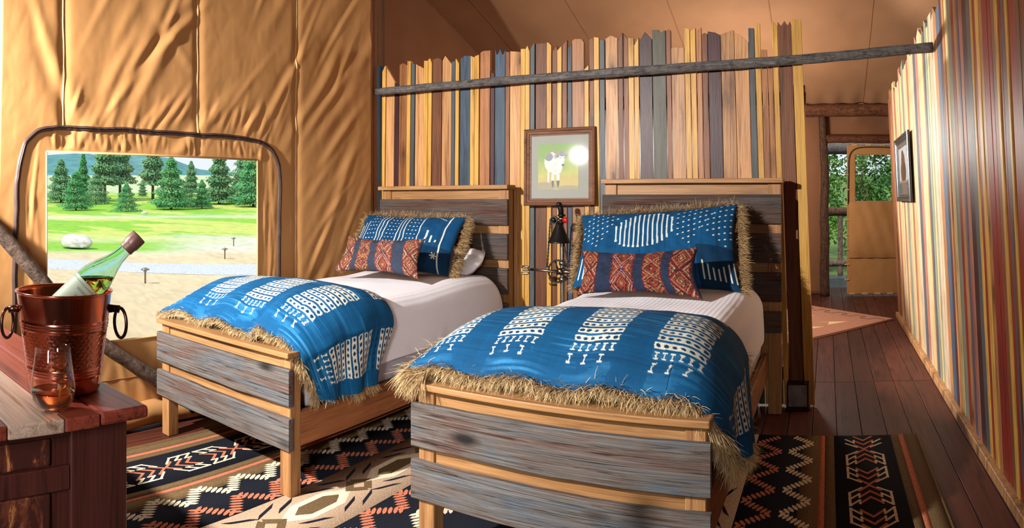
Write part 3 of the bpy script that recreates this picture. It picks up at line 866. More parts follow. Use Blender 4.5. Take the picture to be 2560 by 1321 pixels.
# ------------------------------------------------------------------ poles
POLE = [(-3.096, 3.8, 2.022), (-2.472, 3.8089769452449564, 2.007), (-1.952, 3.817550432276657, 2.0), (-1.509, 3.8256195965417867, 1.998), (-1.122, 3.8331844380403455, 2.002), (-0.635, 3.843270893371758, 2.013), (-0.164, 3.85335734870317, 2.038), (0.234, 3.8619308357348703, 2.078), (0.62, 3.870100864553314, 2.127)]
_pp = np.array(POLE); _t = np.linspace(0, len(_pp) - 1, 70)
pole_P = np.stack([np.interp(_t, range(len(_pp)), _pp[:, k]) for k in range(3)], -1)
for _ in range(4): pole_P[1:-1] = (pole_P[:-2] + 2 * pole_P[1:-1] + pole_P[2:]) / 4
pole = tube('log_pole', pole_P, np.linspace(0.027, 0.031, 70), BARK_POLE, None, 14, True, lambda m, n: 1 + 0.10 * fbm(*np.meshgrid(np.arange(m) * 0.6, np.cos(np.arange(n) / n * 6.283) * 2 + 5, indexing='ij'), 77, 3))
tag(pole, 'long thin grey bark pole running level across the plank partition', 'pole')
bp = []
for t in np.linspace(0, 1, 60):
    bp.append((-2.985 + 0.03 * math.sin(5 * t), 0.55 + 1.55 * t, 1.40 - 1.385 * t ** 1.0 + 0.045 * math.sin(2.6 * math.pi * t)))
branch = tube('leaning_branch', bp, 0.036 + 0.004 * np.sin(np.linspace(0, 9, 60)), BARK, None, 14, True, lambda m, n: 1 + 0.13 * fbm(*np.meshgrid(np.arange(m) * 0.45, np.cos(np.arange(n) / n * 6.283) * 2 + 5, indexing='ij'), 78, 3))
tag(branch, 'crooked grey bark branch slanting down behind the copper bucket', 'branch')

# ------------------------------------------------------------------ rug under the beds
RXC, RX0, RX1, RY0, RY1 = -1.17, -2.80, 0.46, 0.75, 3.39
rug = empty('kilim_rug', (RXC, 2.2, 0), 'large black and tan kilim rug with orange zigzags under both beds', 'rug')
RUGM = {}
for nm, c in dict(brown=(112, 90, 62), orange=(194, 116, 88), black=(27, 29, 38), cream=(222, 208, 178), tan=(188, 160, 134), olive=(104, 84, 58)).items():
    RUGM[nm] = plain('rug_' + nm + '_wool', lin(*c), 0.95, 0, 0.1, 0.28, 150, 0.5)
half = [(0.0, 0.49, 'black'), (0.49, 0.815, 'tan'), (0.815, 1.05, 'black'), (1.05, 1.13, 'brown'), (1.13, 1.155, 'orange'), (1.155, 1.20, 'brown'), (1.20, 1.49, 'black'), (1.49, 1.53, 'brown'), (1.53, 1.556, 'orange'), (1.556, 1.63, 'brown')]
strips = []
for a, b, c in half:
    if a == 0: strips.append((RXC - b, RXC + b, c))
    else: strips += [(RXC + a, RXC + b, c), (RXC - b, RXC - a, c)]
for a, b, c in strips:
    ny = 30
    yy = np.linspace(RY0, RY1, ny)
    V = []
    for xx, z in ((a, 0.0005), (a, 0.0075), (b, 0.0075), (b, 0.0005)):
        V.append(np.stack([np.full(ny, xx), yy, np.full(ny, z)], -1))
    o = mesh('woven_band', np.stack(V, 1).reshape(-1, 3), gridF(ny, 4)[:, ::-1], RUGM[c], rug)
ZT = 0.0082


def poly(bag, pts, z=ZT):
    n = len(pts); z = z + rnd.uniform(0, 0.0007)
    bag.add([(p[0], p[1], z) for p in pts], [tuple(range(n))])


def dash(bag, x, y, ang, L, w):
    c, s_ = math.cos(ang), math.sin(ang)
    pts = [(-L / 2, 0), (-L * 0.25, -w / 2), (L * 0.25, -w / 2), (L / 2, 0), (L * 0.25, w / 2), (-L * 0.25, w / 2)]
    poly(bag, [(x + a * c - b * s_, y + a * s_ + b * c) for a, b in pts])


def stroke(bag, pts, w, z=ZT):
    for (x0, y0), (x1, y1) in zip(pts[:-1], pts[1:]):
        dx, dy = x1 - x0, y1 - y0; q = math.hypot(dx, dy)
        nx, ny = -dy / q * w / 2, dx / q * w / 2
        ex, ey = dx / q * w / 2, dy / q * w / 2
        poly(bag, [(x0 - ex - nx, y0 - ey - ny), (x1 + ex - nx, y1 + ey - ny), (x1 + ex + nx, y1 + ey + ny), (x0 - ex + nx, y0 - ey + ny)], z)


bags = {k: Bag() for k in ('cream', 'orange', 'black', 'olive')}
for sgn in (1, -1):
    for (xa, xb, colr, ph) in ((0.825, 0.945, 'orange', 0.0), (0.985, 1.095, 'cream', 0.1), (0.485, 0.375, 'orange', 0.05), (0.325, 0.215, 'cream', 0.15)):
        per = 0.21; nd = 7
        y = RY0 - ph
        while y < RY1 - 0.02:
            for leg in (0, 1):
                for q in range(nd):
                    f = (q + 0.5) / nd
                    xx = xa + (xb - xa) * (f if leg == 0 else 1 - f)
                    yy = y + per / 2 * (leg + f)
                    if RY0 + 0.03 < yy < RY1 - 0.03:
                        dash(bags[colr], RXC + sgn * xx, yy, sgn * (1 if xb > xa else -1) * math.radians(-62 if leg == 0 else -118), 0.062 if sgn < 0 else 0.05, 0.0155)
            y += per
    # chevron chain in the dark side band
    cx = RXC + sgn * 1.345
    y = RY0 + 0.05
    while y < RY1 - 0.02:
        for d in (1, -1):
            ok = lambda q: RY0 + 0.02 < q < RY1 - 0.015
            for r in range(3):
                y0 = y + d * (0.004 + 0.056 * r)
                if ok(y0) and ok(y0 + d * 0.055):
                    for e in (1, -1): stroke(bags['orange'], [(cx + e * 0.044, y0 + d * 0.052), (cx, y0)], 0.0125)
                ya, yb_ = y0 + d * 0.024, y0 + d * 0.072
                if ok(ya) and ok(yb_):
                    for e in (1, -1):
                        if r > 0: stroke(bags['cream'], [(cx + e * 0.046, ya + d * 0.012), (cx + e * 0.046, ya + d * 0.034)], 0.009)
                        stroke(bags['cream'], [(cx + e * (0.034 if r == 0 else 0.046), ya), (cx + e * 0.086, yb_)], 0.011)
            if ok(y + d * 0.075) and ok(y + d * 0.19):
                for e in (1, -1): stroke(bags['cream'], [(cx + e * 0.086, y + d * 0.072), (cx + e * 0.086, y + d * 0.188)], 0.011)
        y += 0.40
# medallions down the two tan bands
for mx in (RXC - 0.66, RXC + 0.66):
    my = RY0 + 0.125
    while my < RY1 - 0.25:
        poly(bags['cream'], [(mx - 0.066, my - 0.09), (mx, my - 0.205), (mx + 0.066, my - 0.09), (mx + 0.066, my + 0.09), (mx, my + 0.205), (mx - 0.066, my + 0.09)], ZT)
        poly(bags['olive'], [(mx, my - 0.125), (mx + 0.036, my - 0.07), (mx + 0.036, my + 0.07), (mx, my + 0.125), (mx - 0.036, my + 0.07), (mx - 0.036, my - 0.07)], ZT + 0.0009)
        for d in (1, -1):
            poly(bags['olive'], [(mx - 0.062, my + d * 0.24), (mx, my + d * 0.165), (mx, my + d * 0.215), (mx - 0.034, my + d * 0.256)])
            poly(bags['olive'], [(mx + 0.062, my + d * 0.24), (mx, my + d * 0.165), (mx, my + d * 0.215), (mx + 0.034, my + d * 0.256)])
            for e in (1, -1):
                for (ax, ay, bx, by) in ((0.066, 0.15, 0.106, 0.04), (0.078, 0.245, 0.122, 0.13)):
                    x0, x1, y0, y1 = mx + e * ax, mx + e * bx, my + d * ay, my + d * by
                    poly(bags['black'], [(x0 - e * 0.012, y0 + d * 0.012), (x1 - e * 0.014, y1 + d * 0.018), (x1 + e * 0.012, y1 - d * 0.012), (x0 + e * 0.014, y0 - d * 0.018)])
        my += 0.5
for k, b in bags.items():
    tag(b.build('woven_motif_' + k, RUGM[k], rug), kind='stuff')
tube('rug_edge', [(RX1, RY0, 0.006), (RX1 + 0.002, 2, 0.006), (RX1, RY1, 0.006)], 0.006, RUGM['brown'], rug, 8)
tube('rug_edge', [(RX0, RY0, 0.006), (RX0 - 0.002, 2, 0.006), (RX0, RY1, 0.006)], 0.006, RUGM['brown'], rug, 8)

# entry rug beyond the partition
er = empty('entry_rug', (0.0, 6.7, 0), 'faded orange rug with dark stepped border near the tent door', 'rug')
P0 = np.array((0.68, 6.68)); e1 = np.array((-0.66, -0.751)); e2 = np.array((-0.707, 0.707))
ERM = plain('entry_rug_wool', lin(180, 130, 106), 0.95, 0, 0.1, 0.3, 90, 0.4)
def er_pt(a, b, z): q = P0 + e1 * a + e2 * b; return (q[0], q[1], z)
bm = bmesh.new()
vv_ = [bm.verts.new(er_pt(a, b, z)) for z in (0.001, 0.011) for a, b in ((0, 0), (1.9, 0), (1.9, 1.25), (0, 1.25))]
for f in ((0, 3, 2, 1), (4, 5, 6, 7), (0, 1, 5, 4), (1, 2, 6, 5), (2, 3, 7, 6), (3, 0, 4, 7)): bm.faces.new([vv_[i] for i in f])
from_bm('rug_field', bm, ERM, er)
bd, bc = Bag(), Bag()
def er_rect(bag, a0, a1, b0, b1, z=0.0117): bag.add([er_pt(a0, b0, z), er_pt(a1, b0, z), er_pt(a1, b1, z), er_pt(a0, b1, z)], [(0, 1, 2, 3)])
er_rect(bd, 0, 1.9, 0, 0.028)
for side in (0,):
    b = 0.05
    k = 0
    while b < 1.2:
        a = 0.10 if k % 2 == 0 else 0.19
        er_rect(bd, a, a + 0.014, b, b + 0.14)
        er_rect(bd, 0.10, 0.204, b + 0.128, b + 0.14)
        b += 0.13; k += 1
for k in range(4):
    a0 = 0.42 + 0.36 * k
    for (s0, sz) in ((0.28, 0.3), (0.75, 0.26)):
        bc.add([er_pt(a0, s0, 0.0118), er_pt(a0 + sz * 0.9, s0 + 0.04, 0.0118), er_pt(a0 + sz * .55, s0 + .12, 0.0118), er_pt(a0 + sz * 0.9, s0 + sz * .8, 0.0118)], [(0, 1, 2, 3)])
tag(bd.build('dark_border', plain('entry_rug_dark', lin(84, 56, 48), 0.95), er), kind='stuff')
tag(bc.build('pale_motif', plain('entry_rug_pale', lin(226, 200, 150), 0.95), er), kind='stuff')


# ------------------------------------------------------------------ fur
FUR = cloth_attr('tan_fur', 0.75, bump=0.0, dim=0.0)


def fur(name, roots, dirs, parent, length=0.06, width=0.0022, droop=0.5, seed=0, spread=0.35, dark=(120, 88, 58), light=(232, 204, 152), seg=3):
    """ribbon strands: roots (n,3), dirs (n,3); strands bend towards the ground"""
    r = np.random.default_rng(seed)
    n = len(roots)
    D = dirs + spread * r.normal(size=(n, 3)); D /= np.linalg.norm(D, axis=1)[:, None]
    L = length * r.uniform(0.55, 1.15, n)
    side = np.cross(D, r.normal(size=(n, 3))); side /= np.linalg.norm(side, axis=1)[:, None] + 1e-9
    P = roots.copy(); V = np.zeros((n, seg + 1, 2, 3)); C = np.zeros((n, seg + 1, 2, 3))
    dk = np.array(lin(*dark)[:3]); lt = np.array(lin(*light)[:3])
    tone = r.uniform(0.15, 1.15, n)[:, None]
    d = D.copy()
    cv = 0.35 * r.normal(size=(n, 3))
    for k in range(seg + 1):
        f = k / seg
        w = width * (1 - 0.85 * f) * r.uniform(0.8, 1.2, n)[:, None]
        V[:, k, 0] = P - side * w / 2; V[:, k, 1] = P + side * w / 2
        m = np.clip((0.15 + 0.95 * f) * tone, 0, 1)
        C[:, k, 0] = C[:, k, 1] = dk * (1 - m) + lt * m
        d = d + np.array([0, 0, -droop]) * (1.0 / seg) + cv / seg
        d /= np.linalg.norm(d, axis=1)[:, None]
        P = P + d * (L / seg)[:, None]
    V = V.reshape(-1, 3); C = C.reshape(-1, 3)
    base = (np.arange(n) * (seg + 1) * 2)[:, None, None]
    q = np.array([[k * 2, k * 2 + 1, k * 2 + 3, k * 2 + 2] for k in range(seg)])[None]
    F = (base + q).reshape(-1, 4)
    o = mesh(name, V, F, FUR, parent, True, col=C)
    return tag(o, kind='stuff')


def along(P, n, seed=0):
    """n random points and unit tangents along a polyline"""
    P = np.asarray(P, float)
    L = np.concatenate([[0], np.cumsum(np.linalg.norm(np.diff(P, axis=0), axis=1))])
    s = np.random.default_rng(seed).uniform(0, L[-1], n)
    X = np.stack([np.interp(s, L, P[:, k]) for k in range(3)], -1)
    s2 = np.clip(s + 0.01, 0, L[-1]); s1 = np.clip(s - 0.01, 0, L[-1])
    T = np.stack([np.interp(s2, L, P[:, k]) - np.interp(s1, L, P[:, k]) for k in range(3)], -1)
    T /= np.linalg.norm(T, axis=1)[:, None] + 1e-9
    return X, T, s / L[-1]


# ------------------------------------------------------------------ beds
SHEET = NT('white_coverlet_cotton', 0.85, 0.2)
_wv = SHEET.n('TexWave', wave_type='BANDS', bands_direction='X'); _wv.inputs['Scale'].default_value = 14.0; _wv.inputs['Distortion'].default_value = 0.6
SHEET.l(SHEET.coord((1, 1, 1), rand=False), _wv.inputs['Vector'])
SHEET.base(SHEET.ramp(SHEET.noise(SHEET.coord((1, 1, 1), False), 300, 2), [(0.3, lin(236, 233, 240)), (0.7, lin(247, 245, 250))]))
SHEET.bump(_wv.outputs['Fac'], 0.35, 0.003)
SHEET = SHEET.m
BOXSPR = plain('grey_box_spring_cloth', lin(176, 172, 180), 0.9, 0, 0.2, 0.06, 300, 0.2)


def make_bed(xc, hx0, hx1, hz, label, seed):
    b = empty('bed', (xc, 2.8, 0), label, 'bed', 'twin reclaimed wood beds')
    x0, x1 = xc - 0.485, xc + 0.485
    fb = box('footboard', x0 + 0.062, x1 - 0.062, 1.848, 1.872, 0.195, 0.579, BED_X, b, 0.002)
    box('cap', x0 - 0.015, x1 + 0.015, 1.81, 1.945, 0.579, 0.601, BED_X, fb, 0.004, 2)
    for s_ in (0, 1):
        a = x0 if s_ == 0 else x1 - 0.062
        box('leg', a, a + 0.062, 1.838, 1.90, 0, 0.579, BED_Z, b, 0.003)
    # weathered boards, slightly bowed and uneven along their edges
    for (z0, z1, sd) in ((0.383, 0.533, 1), (0.203, 0.336, 2)):
        n = 40
        xs = np.linspace(x0 - 0.016, x1 + 0.016, n)
        V = []
        zb = z0 + 0.003 * fbm(xs * 7, xs * 0 + sd + seed, 50 + sd, 3); zt = z1 + 0.004 * fbm(xs * 6, xs * 0 + seed, 60 + sd, 3)
        for yy, zz in ((1.838, zb), (1.818, zb), (1.815, zb + 0.003), (1.815, zt - 0.005), (1.820, zt), (1.838, zt)):
            V.append(np.stack([xs, np.full(n, yy) + 0.0015 * fbm(xs * 9, xs * 0 + yy * 90, 7, 2), zz], -1))
        V = np.stack(V, 1).reshape(-1, 3)
        Fq = [tuple(f) for f in gridF(n, 6)] + [(5 + k * 6, (k + 1) * 6 + 5, (k + 1) * 6, k * 6) for k in range(n - 1)]
        Fq += [tuple(range(5, -1, -1)), tuple((n - 1) * 6 + k for k in range(6))]
        mesh('plank', V, [f[::-1] for f in Fq], BARN, fb)
    for s_ in (0, 1):
        a = x0 + 0.002 if s_ == 0 else x1 - 0.028
        box('side_rail', a, a + 0.026, 1.90, 3.735, 0.203, 0.346, BED_Y, b, 0.003)
    box('bed_slats_frame', x0 + 0.03, x1 - 0.03, 1.91, 3.73, 0.30, 0.333, BED_Y, b, 0.003)
    # headboard
    for s_ in (0, 1):
        a = hx0 if s_ == 0 else hx1 - 0.075
        box('leg', a, a + 0.075, 3.738, 3.80, 0, hz - 0.027, BED_Z, b, 0.003)
    hb = box('headboard', hx0 + 0.075, hx1 - 0.075, 3.748, 3.775, 0.3, hz - 0.027, BED_X, b, 0.002)
    box('cap', hx0 - 0.012, hx1 + 0.012, 3.695, 3.815, hz - 0.027, hz, BED_X, hb, 0.004, 2)
    z = hz - 0.092
    for k in range(4):
        hh = 0.167 if k < 3 else 0.12
        box('plank', hx0 - 0.008, hx1 + 0.004, 3.712, 3.738, z - hh, z, BARN_D, hb, 0.004)
        z -= hh + 0.054
    return b


BX_L, BX_R = -2.435, -0.828
make_bed(BX_L, -2.99, -1.965, 1.316, 'wooden bed beside the tent window with grey barn board footboard', 1)
make_bed(BX_R, -1.315, -0.265, 1.343, 'wooden bed nearer the passage with barn boards and right rail showing', 2)

TOPZ = 0.735


def smooth01(t): t = np.clip(t, 0, 1); return t * t * (3 - 2 * t)


def make_mattress(xc, label, seed):
    m = empty('mattress', (xc, 2.8, 0.333), label, 'mattress', 'made up mattresses')
    box('box_spring', xc - 0.452, xc + 0.452, 1.96, 3.70, 0.335, 0.50, BOXSPR, m, 0.03, 3)
    w, r = 0.468, 0.11
    ns, nt = 150, 170
    Lh = TOPZ - r - 0.445
    arc = r * math.pi / 2
    tot = 2 * Lh + 2 * arc + 2 * (w - r)
    s = np.linspace(0, tot, ns); t = np.linspace(1.945, 3.70, nt)
    def prof(s):
        x = np.zeros_like(s); z = np.zeros_like(s)
        a = s < Lh; x[a] = -w; z[a] = 0.445 + s[a]
        q = (s >= Lh) & (s < Lh + arc); th = (s[q] - Lh) / r; x[q] = -w + r - r * np.cos(th); z[q] = TOPZ - r + r * np.sin(th)
        q = (s >= Lh + arc) & (s < tot - Lh - arc); x[q] = -w + r + s[q] - Lh - arc; z[q] = TOPZ
        q = (s >= tot - Lh - arc) & (s < tot - Lh); th = (s[q] - (tot - Lh - arc)) / r; x[q] = w - r + r * np.sin(th); z[q] = TOPZ - r + r * np.cos(th)
        q = s >= tot - Lh; x[q] = w; z[q] = TOPZ - r - (s[q] - (tot - Lh))
        return x, z
    px, pz = prof(s)
    X, Y = np.meshgrid(px, t, indexing='ij'); Z = np.meshgrid(pz, t, indexing='ij')[0]
    d = np.minimum(Y - 1.945, 3.70 - Y)
    e = np.sqrt(np.clip(1 - (1 - np.clip(d / 0.13, 0, 1)) ** 2, 0, 1))
    Z = 0.445 + (Z - 0.445) * (0.12 + 0.88 * e)
    X = X * (0.93 + 0.07 * e)
    up = np.clip((Z - 0.5) / 0.2, 0, 1)
    Z = Z + up * (0.016 * fbm(X * 3 + 5, Y * 2.2, seed, 3) + 0.02 * np.exp(-((Y - 3.35) / 0.3) ** 2))
    Xs = X + np.sign(X) * (1 - up) * (0.014 * fbm(Y * 5, Z * 2, seed + 3, 3) + 0.008)
    hem = (Z < 0.47)
    Z = Z - hem * 0.012 * fbm(Y * 2.5, X * 0 + 2, seed + 4, 2)
    mesh('coverlet', np.stack([xc + Xs, Y, Z], -1).reshape(-1, 3), gridF(ns, nt)[:, ::-1], SHEET, m, True)
    return m


make_mattress(BX_L, 'mattress with white coverlet on the bed beside the window', 3)
make_mattress(BX_R, 'mattress with white coverlet on the bed nearer the passage', 8)

# ------------------------------------------------------------------ indigo throws
DYE = cloth_attr('indigo_cloth', 0.85, bump=0.25, dim=0.22)


def ikat(u, v, seed, bright=1.0):
    b0 = np.array(lin(8, 82, 128)[:3]); b1 = np.array(lin(4, 40, 70)[:3]); wt = np.array(lin(216, 214, 198)[:3]); lb = np.array(lin(66, 150, 204)[:3])
    st = fbm(u * 8, v * 70, seed, 3) * 0.5 + 0.5
    st2 = fbm(u * 4 + 3, v * 3, seed + 1, 3) * 0.5 + 0.5
    base = b1 + (b0 - b1) * np.clip(0.45 + 0.9 * (0.5 * st + 0.5 * st2 - 0.25), 0, 1.25)[..., None]
    P, Wd = 0.272, 0.158
    jit = 0.008 * fbm(v * 40, u * 2, seed + 2, 2)
    uu = np.mod(u - 0.03 + jit, P)
    inb = (uu < Wd)
    vr = v + 0.006 * fbm(u * 14, v * 5, seed + 6, 2)
    pit = 0.040
    q = np.mod(vr, pit)
    row = np.floor(vr / pit)
    q2 = (q - 0.006) / 0.028
    dens = row >= 3
    ph = np.mod(uu, 0.0265) / 0.0265
    col_i = np.floor(uu / 0.0265)
    edge_n = 0.10 * fbm(u * 60, v * 60, seed + 9, 2)
    hole = (((ph - 0.5) / (0.30 + edge_n)) ** 2 + ((q2 - 0.5) / (0.27 + edge_n)) ** 2 < 1)
    ring = (q2 > 0) & (q2 < 1) & ~hole
    ib = (q2 > 0) & (q2 < 1) & (np.abs(ph - 0.5) < np.where(np.abs(q2 - 0.5) > 0.32, 0.27, 0.08))
    mask = inb & np.where(dens, ring, ib & ((row == 2) | (np.mod(col_i, 2) == 0)))
    mask &= (row >= 1) & (np.mod(row, 13) < 11)
    base = np.where((inb & dens & hole)[..., None], base * 0.55, base)
    halo = inb & (st > 0.55) & (q2 > -.2) & (q2 < 1.2)
    th1 = fbm(u * 5, v * 190, seed + 20, 2) * 0.5 + 0.5; th2 = fbm(u * 170, v * 6, seed + 21, 2) * 0.5 + 0.5; pz = fbm(u * 5 + 9, v * 9, seed + 22, 3)
    fade = np.clip((th1 - 0.58) * 3.0, 0, 1) * np.clip(pz * 2.2 + 0.25, 0, 1)
    base = base + (lb - base) * (0.55 * fade)[..., None]
    base = base * (0.82 + 0.36 * th1 * 0.5 + 0.36 * th2 * 0.5)[..., None]
    c = base + (lb - base) * (0.30 * halo * np.clip(st * 1.6 - 0.6, 0, 1))[..., None]
    c = c + (wt - c) * (mask * np.clip(0.55 + 0.5 * st + 0.25 * th2, 0, 0.97))[..., None]
    seam = np.abs(np.mod(v + 0.01, 0.145) - 0.072) < 0.0014
    c = c * (1 - 0.35 * seam)[..., None]
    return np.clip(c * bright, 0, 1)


def make_throw(xc, label, seed, front_bot, back_bot, zbot, fur_len):
    o_ = empty('throw_blanket', (xc, 2.2, TOPZ), label, 'blanket', 'indigo throws with fur trim')
    ns, nt = 420, 260
    hw, r = 0.482, 0.115
    Lleft = 0.075
    arc = r * math.pi / 2
    ztop = 0.0
    Ldrop = 0.735 - r - zbot
    tot = Lleft + arc * 0 + 2 * hw - r + arc + Ldrop
    s = np.linspace(0, tot, ns); t = np.linspace(0, 1, nt)
    Sg, Tg = np.meshgrid(s, t, indexing='ij')
    sl = Sg - Lleft
    # x along the path and how far the cloth has dropped over the right edge
    flat = 2 * hw - r
    X = np.where(sl < flat, -hw + sl, 0.0); D = np.zeros_like(X)
    q = (sl >= flat) & (sl < flat + arc); th = np.clip((sl - flat) / r, 0, math.pi / 2)
    X = np.where(q, hw - r + r * np.sin(th), X); D = np.where(q, r - r * np.cos(th), D)
    q = sl >= flat + arc
    X = np.where(q, hw, X); D = np.where(q, r + (sl - flat - arc), D)
    f = np.clip(D / (0.735 - zbot), 0, 1)
    hump = np.sin(np.pi * np.clip(Tg, 0, 1) ** 0.85) ** 0.62
    zt = 0.640 + (0.742 - 0.640) * Tg + 0.118 * hump * (1 - 0.45 * (np.abs(X) / hw) ** 3)
    zt = np.where(X < -hw + 0.14, zt - 0.10 * ((-hw + 0.14 - X) / 0.22) ** 2 * (0.3 + 0.7 * Tg), zt)
    yf = 1.872 + (front_bot - 1.872) * smooth01(f) * f ** 0.3
    yb = 2.50 - 0.10 * np.clip(-X / hw, 0, 1) + (back_bot - 2.50) * smooth01(f)
    Y = yf + (yb - yf) * Tg
    Z = zt - D * np.where(D > 0, 1.0, 0) * (1 + (zt - 0.735) / 0.38 * (1 - f) * 0.0) - (zt - 0.735) * smooth01(f)
    out = 0.030 + 0.028 * np.sin(np.pi * Tg) * (0.4 + f) + 0.016 * np.sin(Tg * 17 + 3 * f + seed) * f
    X = np.where(D > 0, X + out * np.clip(D / r, 0, 1), X)
    Z = Z + (0.008 * fbm(Sg * 6, Tg * 4, seed, 3) + 0.010 * np.sin(Sg * 21 + seed) * (1 - Tg) ** 2 * np.exp(-f * 3)) * np.where(D > 0, 0.4, 1)
    if seed == 3:   # the fold at the front corner of the left throw
        Z = Z + 0.016 * np.exp(-((sl - flat + 0.10) / 0.03) ** 2 - (Tg / 0.3) ** 2) - 0.03 * np.exp(-((sl - flat + 0.16) / 0.03) ** 2 - (Tg / 0.25) ** 2)
    V = np.stack([xc + X, Y, Z], -1)
    C = ikat(Sg, Tg * 0.62, seed, 1.35 if seed == 3 else 1.0)  # left throw lightened: stronger flash light put into its colour
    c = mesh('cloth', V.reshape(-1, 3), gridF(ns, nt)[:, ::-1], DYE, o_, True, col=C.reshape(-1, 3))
    sd = c.modifiers.new('t', 'SOLIDIFY'); sd.thickness = 0.012; sd.offset = -1
    # fur along the front, down the draped corner and along its foot
    iF = int(np.searchsorted(s, Lleft + flat + arc * 0.5))
    front = V[:iF + 1, 0]
    side_f = V[iF:, 0]
    foot = V[-1, :, :]
    X_, T_, _ = along(front, 3600, seed)
    fur('fur_trim', X_ + NR.normal(size=X_.shape) * 0.006 + np.array([0, 0.004, 0.004]), np.tile([0, -0.95, 0.22], (len(X_), 1)), o_, fur_len * 0.92, 0.0030, 0.95, seed, 0.30)
    X_, T_, _ = along(side_f, 1300, seed + 1)
    fur('fur_trim', X_ + NR.normal(size=X_.shape) * 0.005 - np.array([0.008, 0, 0]), np.tile([0.25, -0.55, -0.5], (len(X_), 1)), o_, fur_len * 1.15, 0.0028, 0.9, seed + 2, 0.3)
    X_, T_, ff = along(foot, 1300 if seed != 3 else 900, seed + 2)
    if seed == 3:
        k = ff > 0.42; X_ = X_[k]
    fur('fur_trim', X_ + NR.normal(size=X_.shape) * 0.005 - np.array([0.006, 0, 0]), np.tile([0.35, 0.1, -0.8], (len(X_), 1)), o_, fur_len, 0.0026, 0.6, seed + 3, 0.3)
    lf = V[2, :, :]
    X_, T_, _ = along(lf, 1100, seed + 3)
    fur('fur_trim', X_, np.tile([-0.7, -0.3, 0.1], (len(X_), 1)), o_, fur_len * 1.1, 0.0026, 1.6, seed + 4, 0.35)
    if seed != 3:
        back = V[int(ns * 0.80):, -1]
        X_, T_, _ = along(back, 1500, seed + 5)
        fur('fur_trim', X_ - np.array([0.005, 0.01, 0]), np.tile([0.45, 0.75, -0.1], (len(X_), 1)), o_, fur_len * 1.0, 0.0026, 0.8, seed + 6, 0.35)
        # hanging tuft over the left end of the footboard
        X_, T_, _ = along([(xc - 0.53, 1.84, 0.64), (xc - 0.50, 1.83, 0.63), (xc - 0.44, 1.83, 0.64)], 420, 44)
        fur('fur_tuft', X_, np.tile([-0.35, -0.45, -0.5], (len(X_), 1)), o_, 0.10, 0.003, 0.8, 45, 0.25)
    else:
        X_, T_, ff = along(foot, 160, 90); X_ = X_[ff < 0.45]
        fur('frayed_edge', X_, np.tile([0.3, -0.2, -0.7], (len(X_), 1)), o_, 0.03, 0.004, 0.5, 91, 0.8, (40, 110, 170), (120, 190, 226))
        X_, T_, ff = along(foot, 26, 92); X_ = X_[ff < 0.5]
        fur('loose_strand', X_, np.tile([0.5, -0.1, -0.5], (len(X_), 1)), o_, 0.055, 0.005, 1.2, 93, 0.6, (170, 140, 90), (226, 196, 140))
    return o_


make_throw(BX_L, 'indigo throw with white ikat blocks across the window side bed', 3, 1.975, 2.36, 0.385, 0.046)
make_throw(BX_R, 'indigo throw with long shaggy fringe hanging off the bed nearer the passage', 5, 2.10, 2.42, 0.36, 0.068)

# ------------------------------------------------------------------ pillows


def pillow_surf(BL, BR, TR, TL, t, u, v, side=1, pinch=0.03, ripple=0.016, seed=0, rnd_=0.0):
    BL, BR, TR, TL = map(np.array, (BL, BR, TR, TL))
    a0, b0 = 2 * u - 1, 2 * v - 1
    u_, v_ = (a0 * (1 - rnd_ * b0 ** 2) + 1) / 2, (b0 * (1 - rnd_ * a0 ** 2) + 1) / 2
    U, V_ = u_[..., None], v_[..., None]
    P = BL * (1 - U) * (1 - V_) + BR * U * (1 - V_) + TR * U * V_ + TL * (1 - U) * V_
    ex = (BR - BL) / np.linalg.norm(BR - BL); eu = (TL - BL) / np.linalg.norm(TL - BL)
    n = np.cross(ex, eu); n /= np.linalg.norm(n)
    a, b = 2 * u - 1, 2 * v - 1
    th = t * np.power(np.clip((1 - np.abs(a) ** 2.6) * (1 - np.abs(b) ** 2.6), 0, 1), 0.5)
    P = P - (pinch * a * (1 - b * b) )[..., None] * ex - (pinch * b * (1 - a * a))[..., None] * eu
    P = P + (side * th + ripple * fbm(u * 7, v * 5, seed, 3) * (th / t + .1))[..., None] * n
    return P, n


def make_pillow(name, label, cat, BL, BR, TR, TL, t, colfn, mat, group=None, seed=0, nu=220, nv=150, back=None, rnd_=0.0):
    root = empty(name, tuple((np.array(BL) + np.array(BR)) / 2), label, cat, group)
    u, v = np.meshgrid(np.linspace(0, 1, nu), np.linspace(0, 1, nv), indexing='ij')
    A, n = pillow_surf(BL, BR, TR, TL, t, u, v, 1, seed=seed, rnd_=rnd_)
    w = float(np.linalg.norm(np.array(BR) - np.array(BL))); h = float(np.linalg.norm(np.array(TL) - np.array(BL)))
    C = colfn(u * w, v * h, w, h)
    mesh('pillow_front', A.reshape(-1, 3), gridF(nu, nv), mat, root, True, col=C.reshape(-1, 3))
    u2, v2 = np.meshgrid(np.linspace(0, 1, 50), np.linspace(0, 1, 40), indexing='ij')
    B, n = pillow_surf(BL, BR, TR, TL, t, u2, v2, -1, seed=seed, rnd_=rnd_)
    bc = np.tile(np.array(back if back is not None else lin(40, 40, 48))[:3], (50 * 40, 1))
    mesh('pillow_back', B.reshape(-1, 3), gridF(50, 40)[:, ::-1], mat, root, True, col=bc)
    return root, n


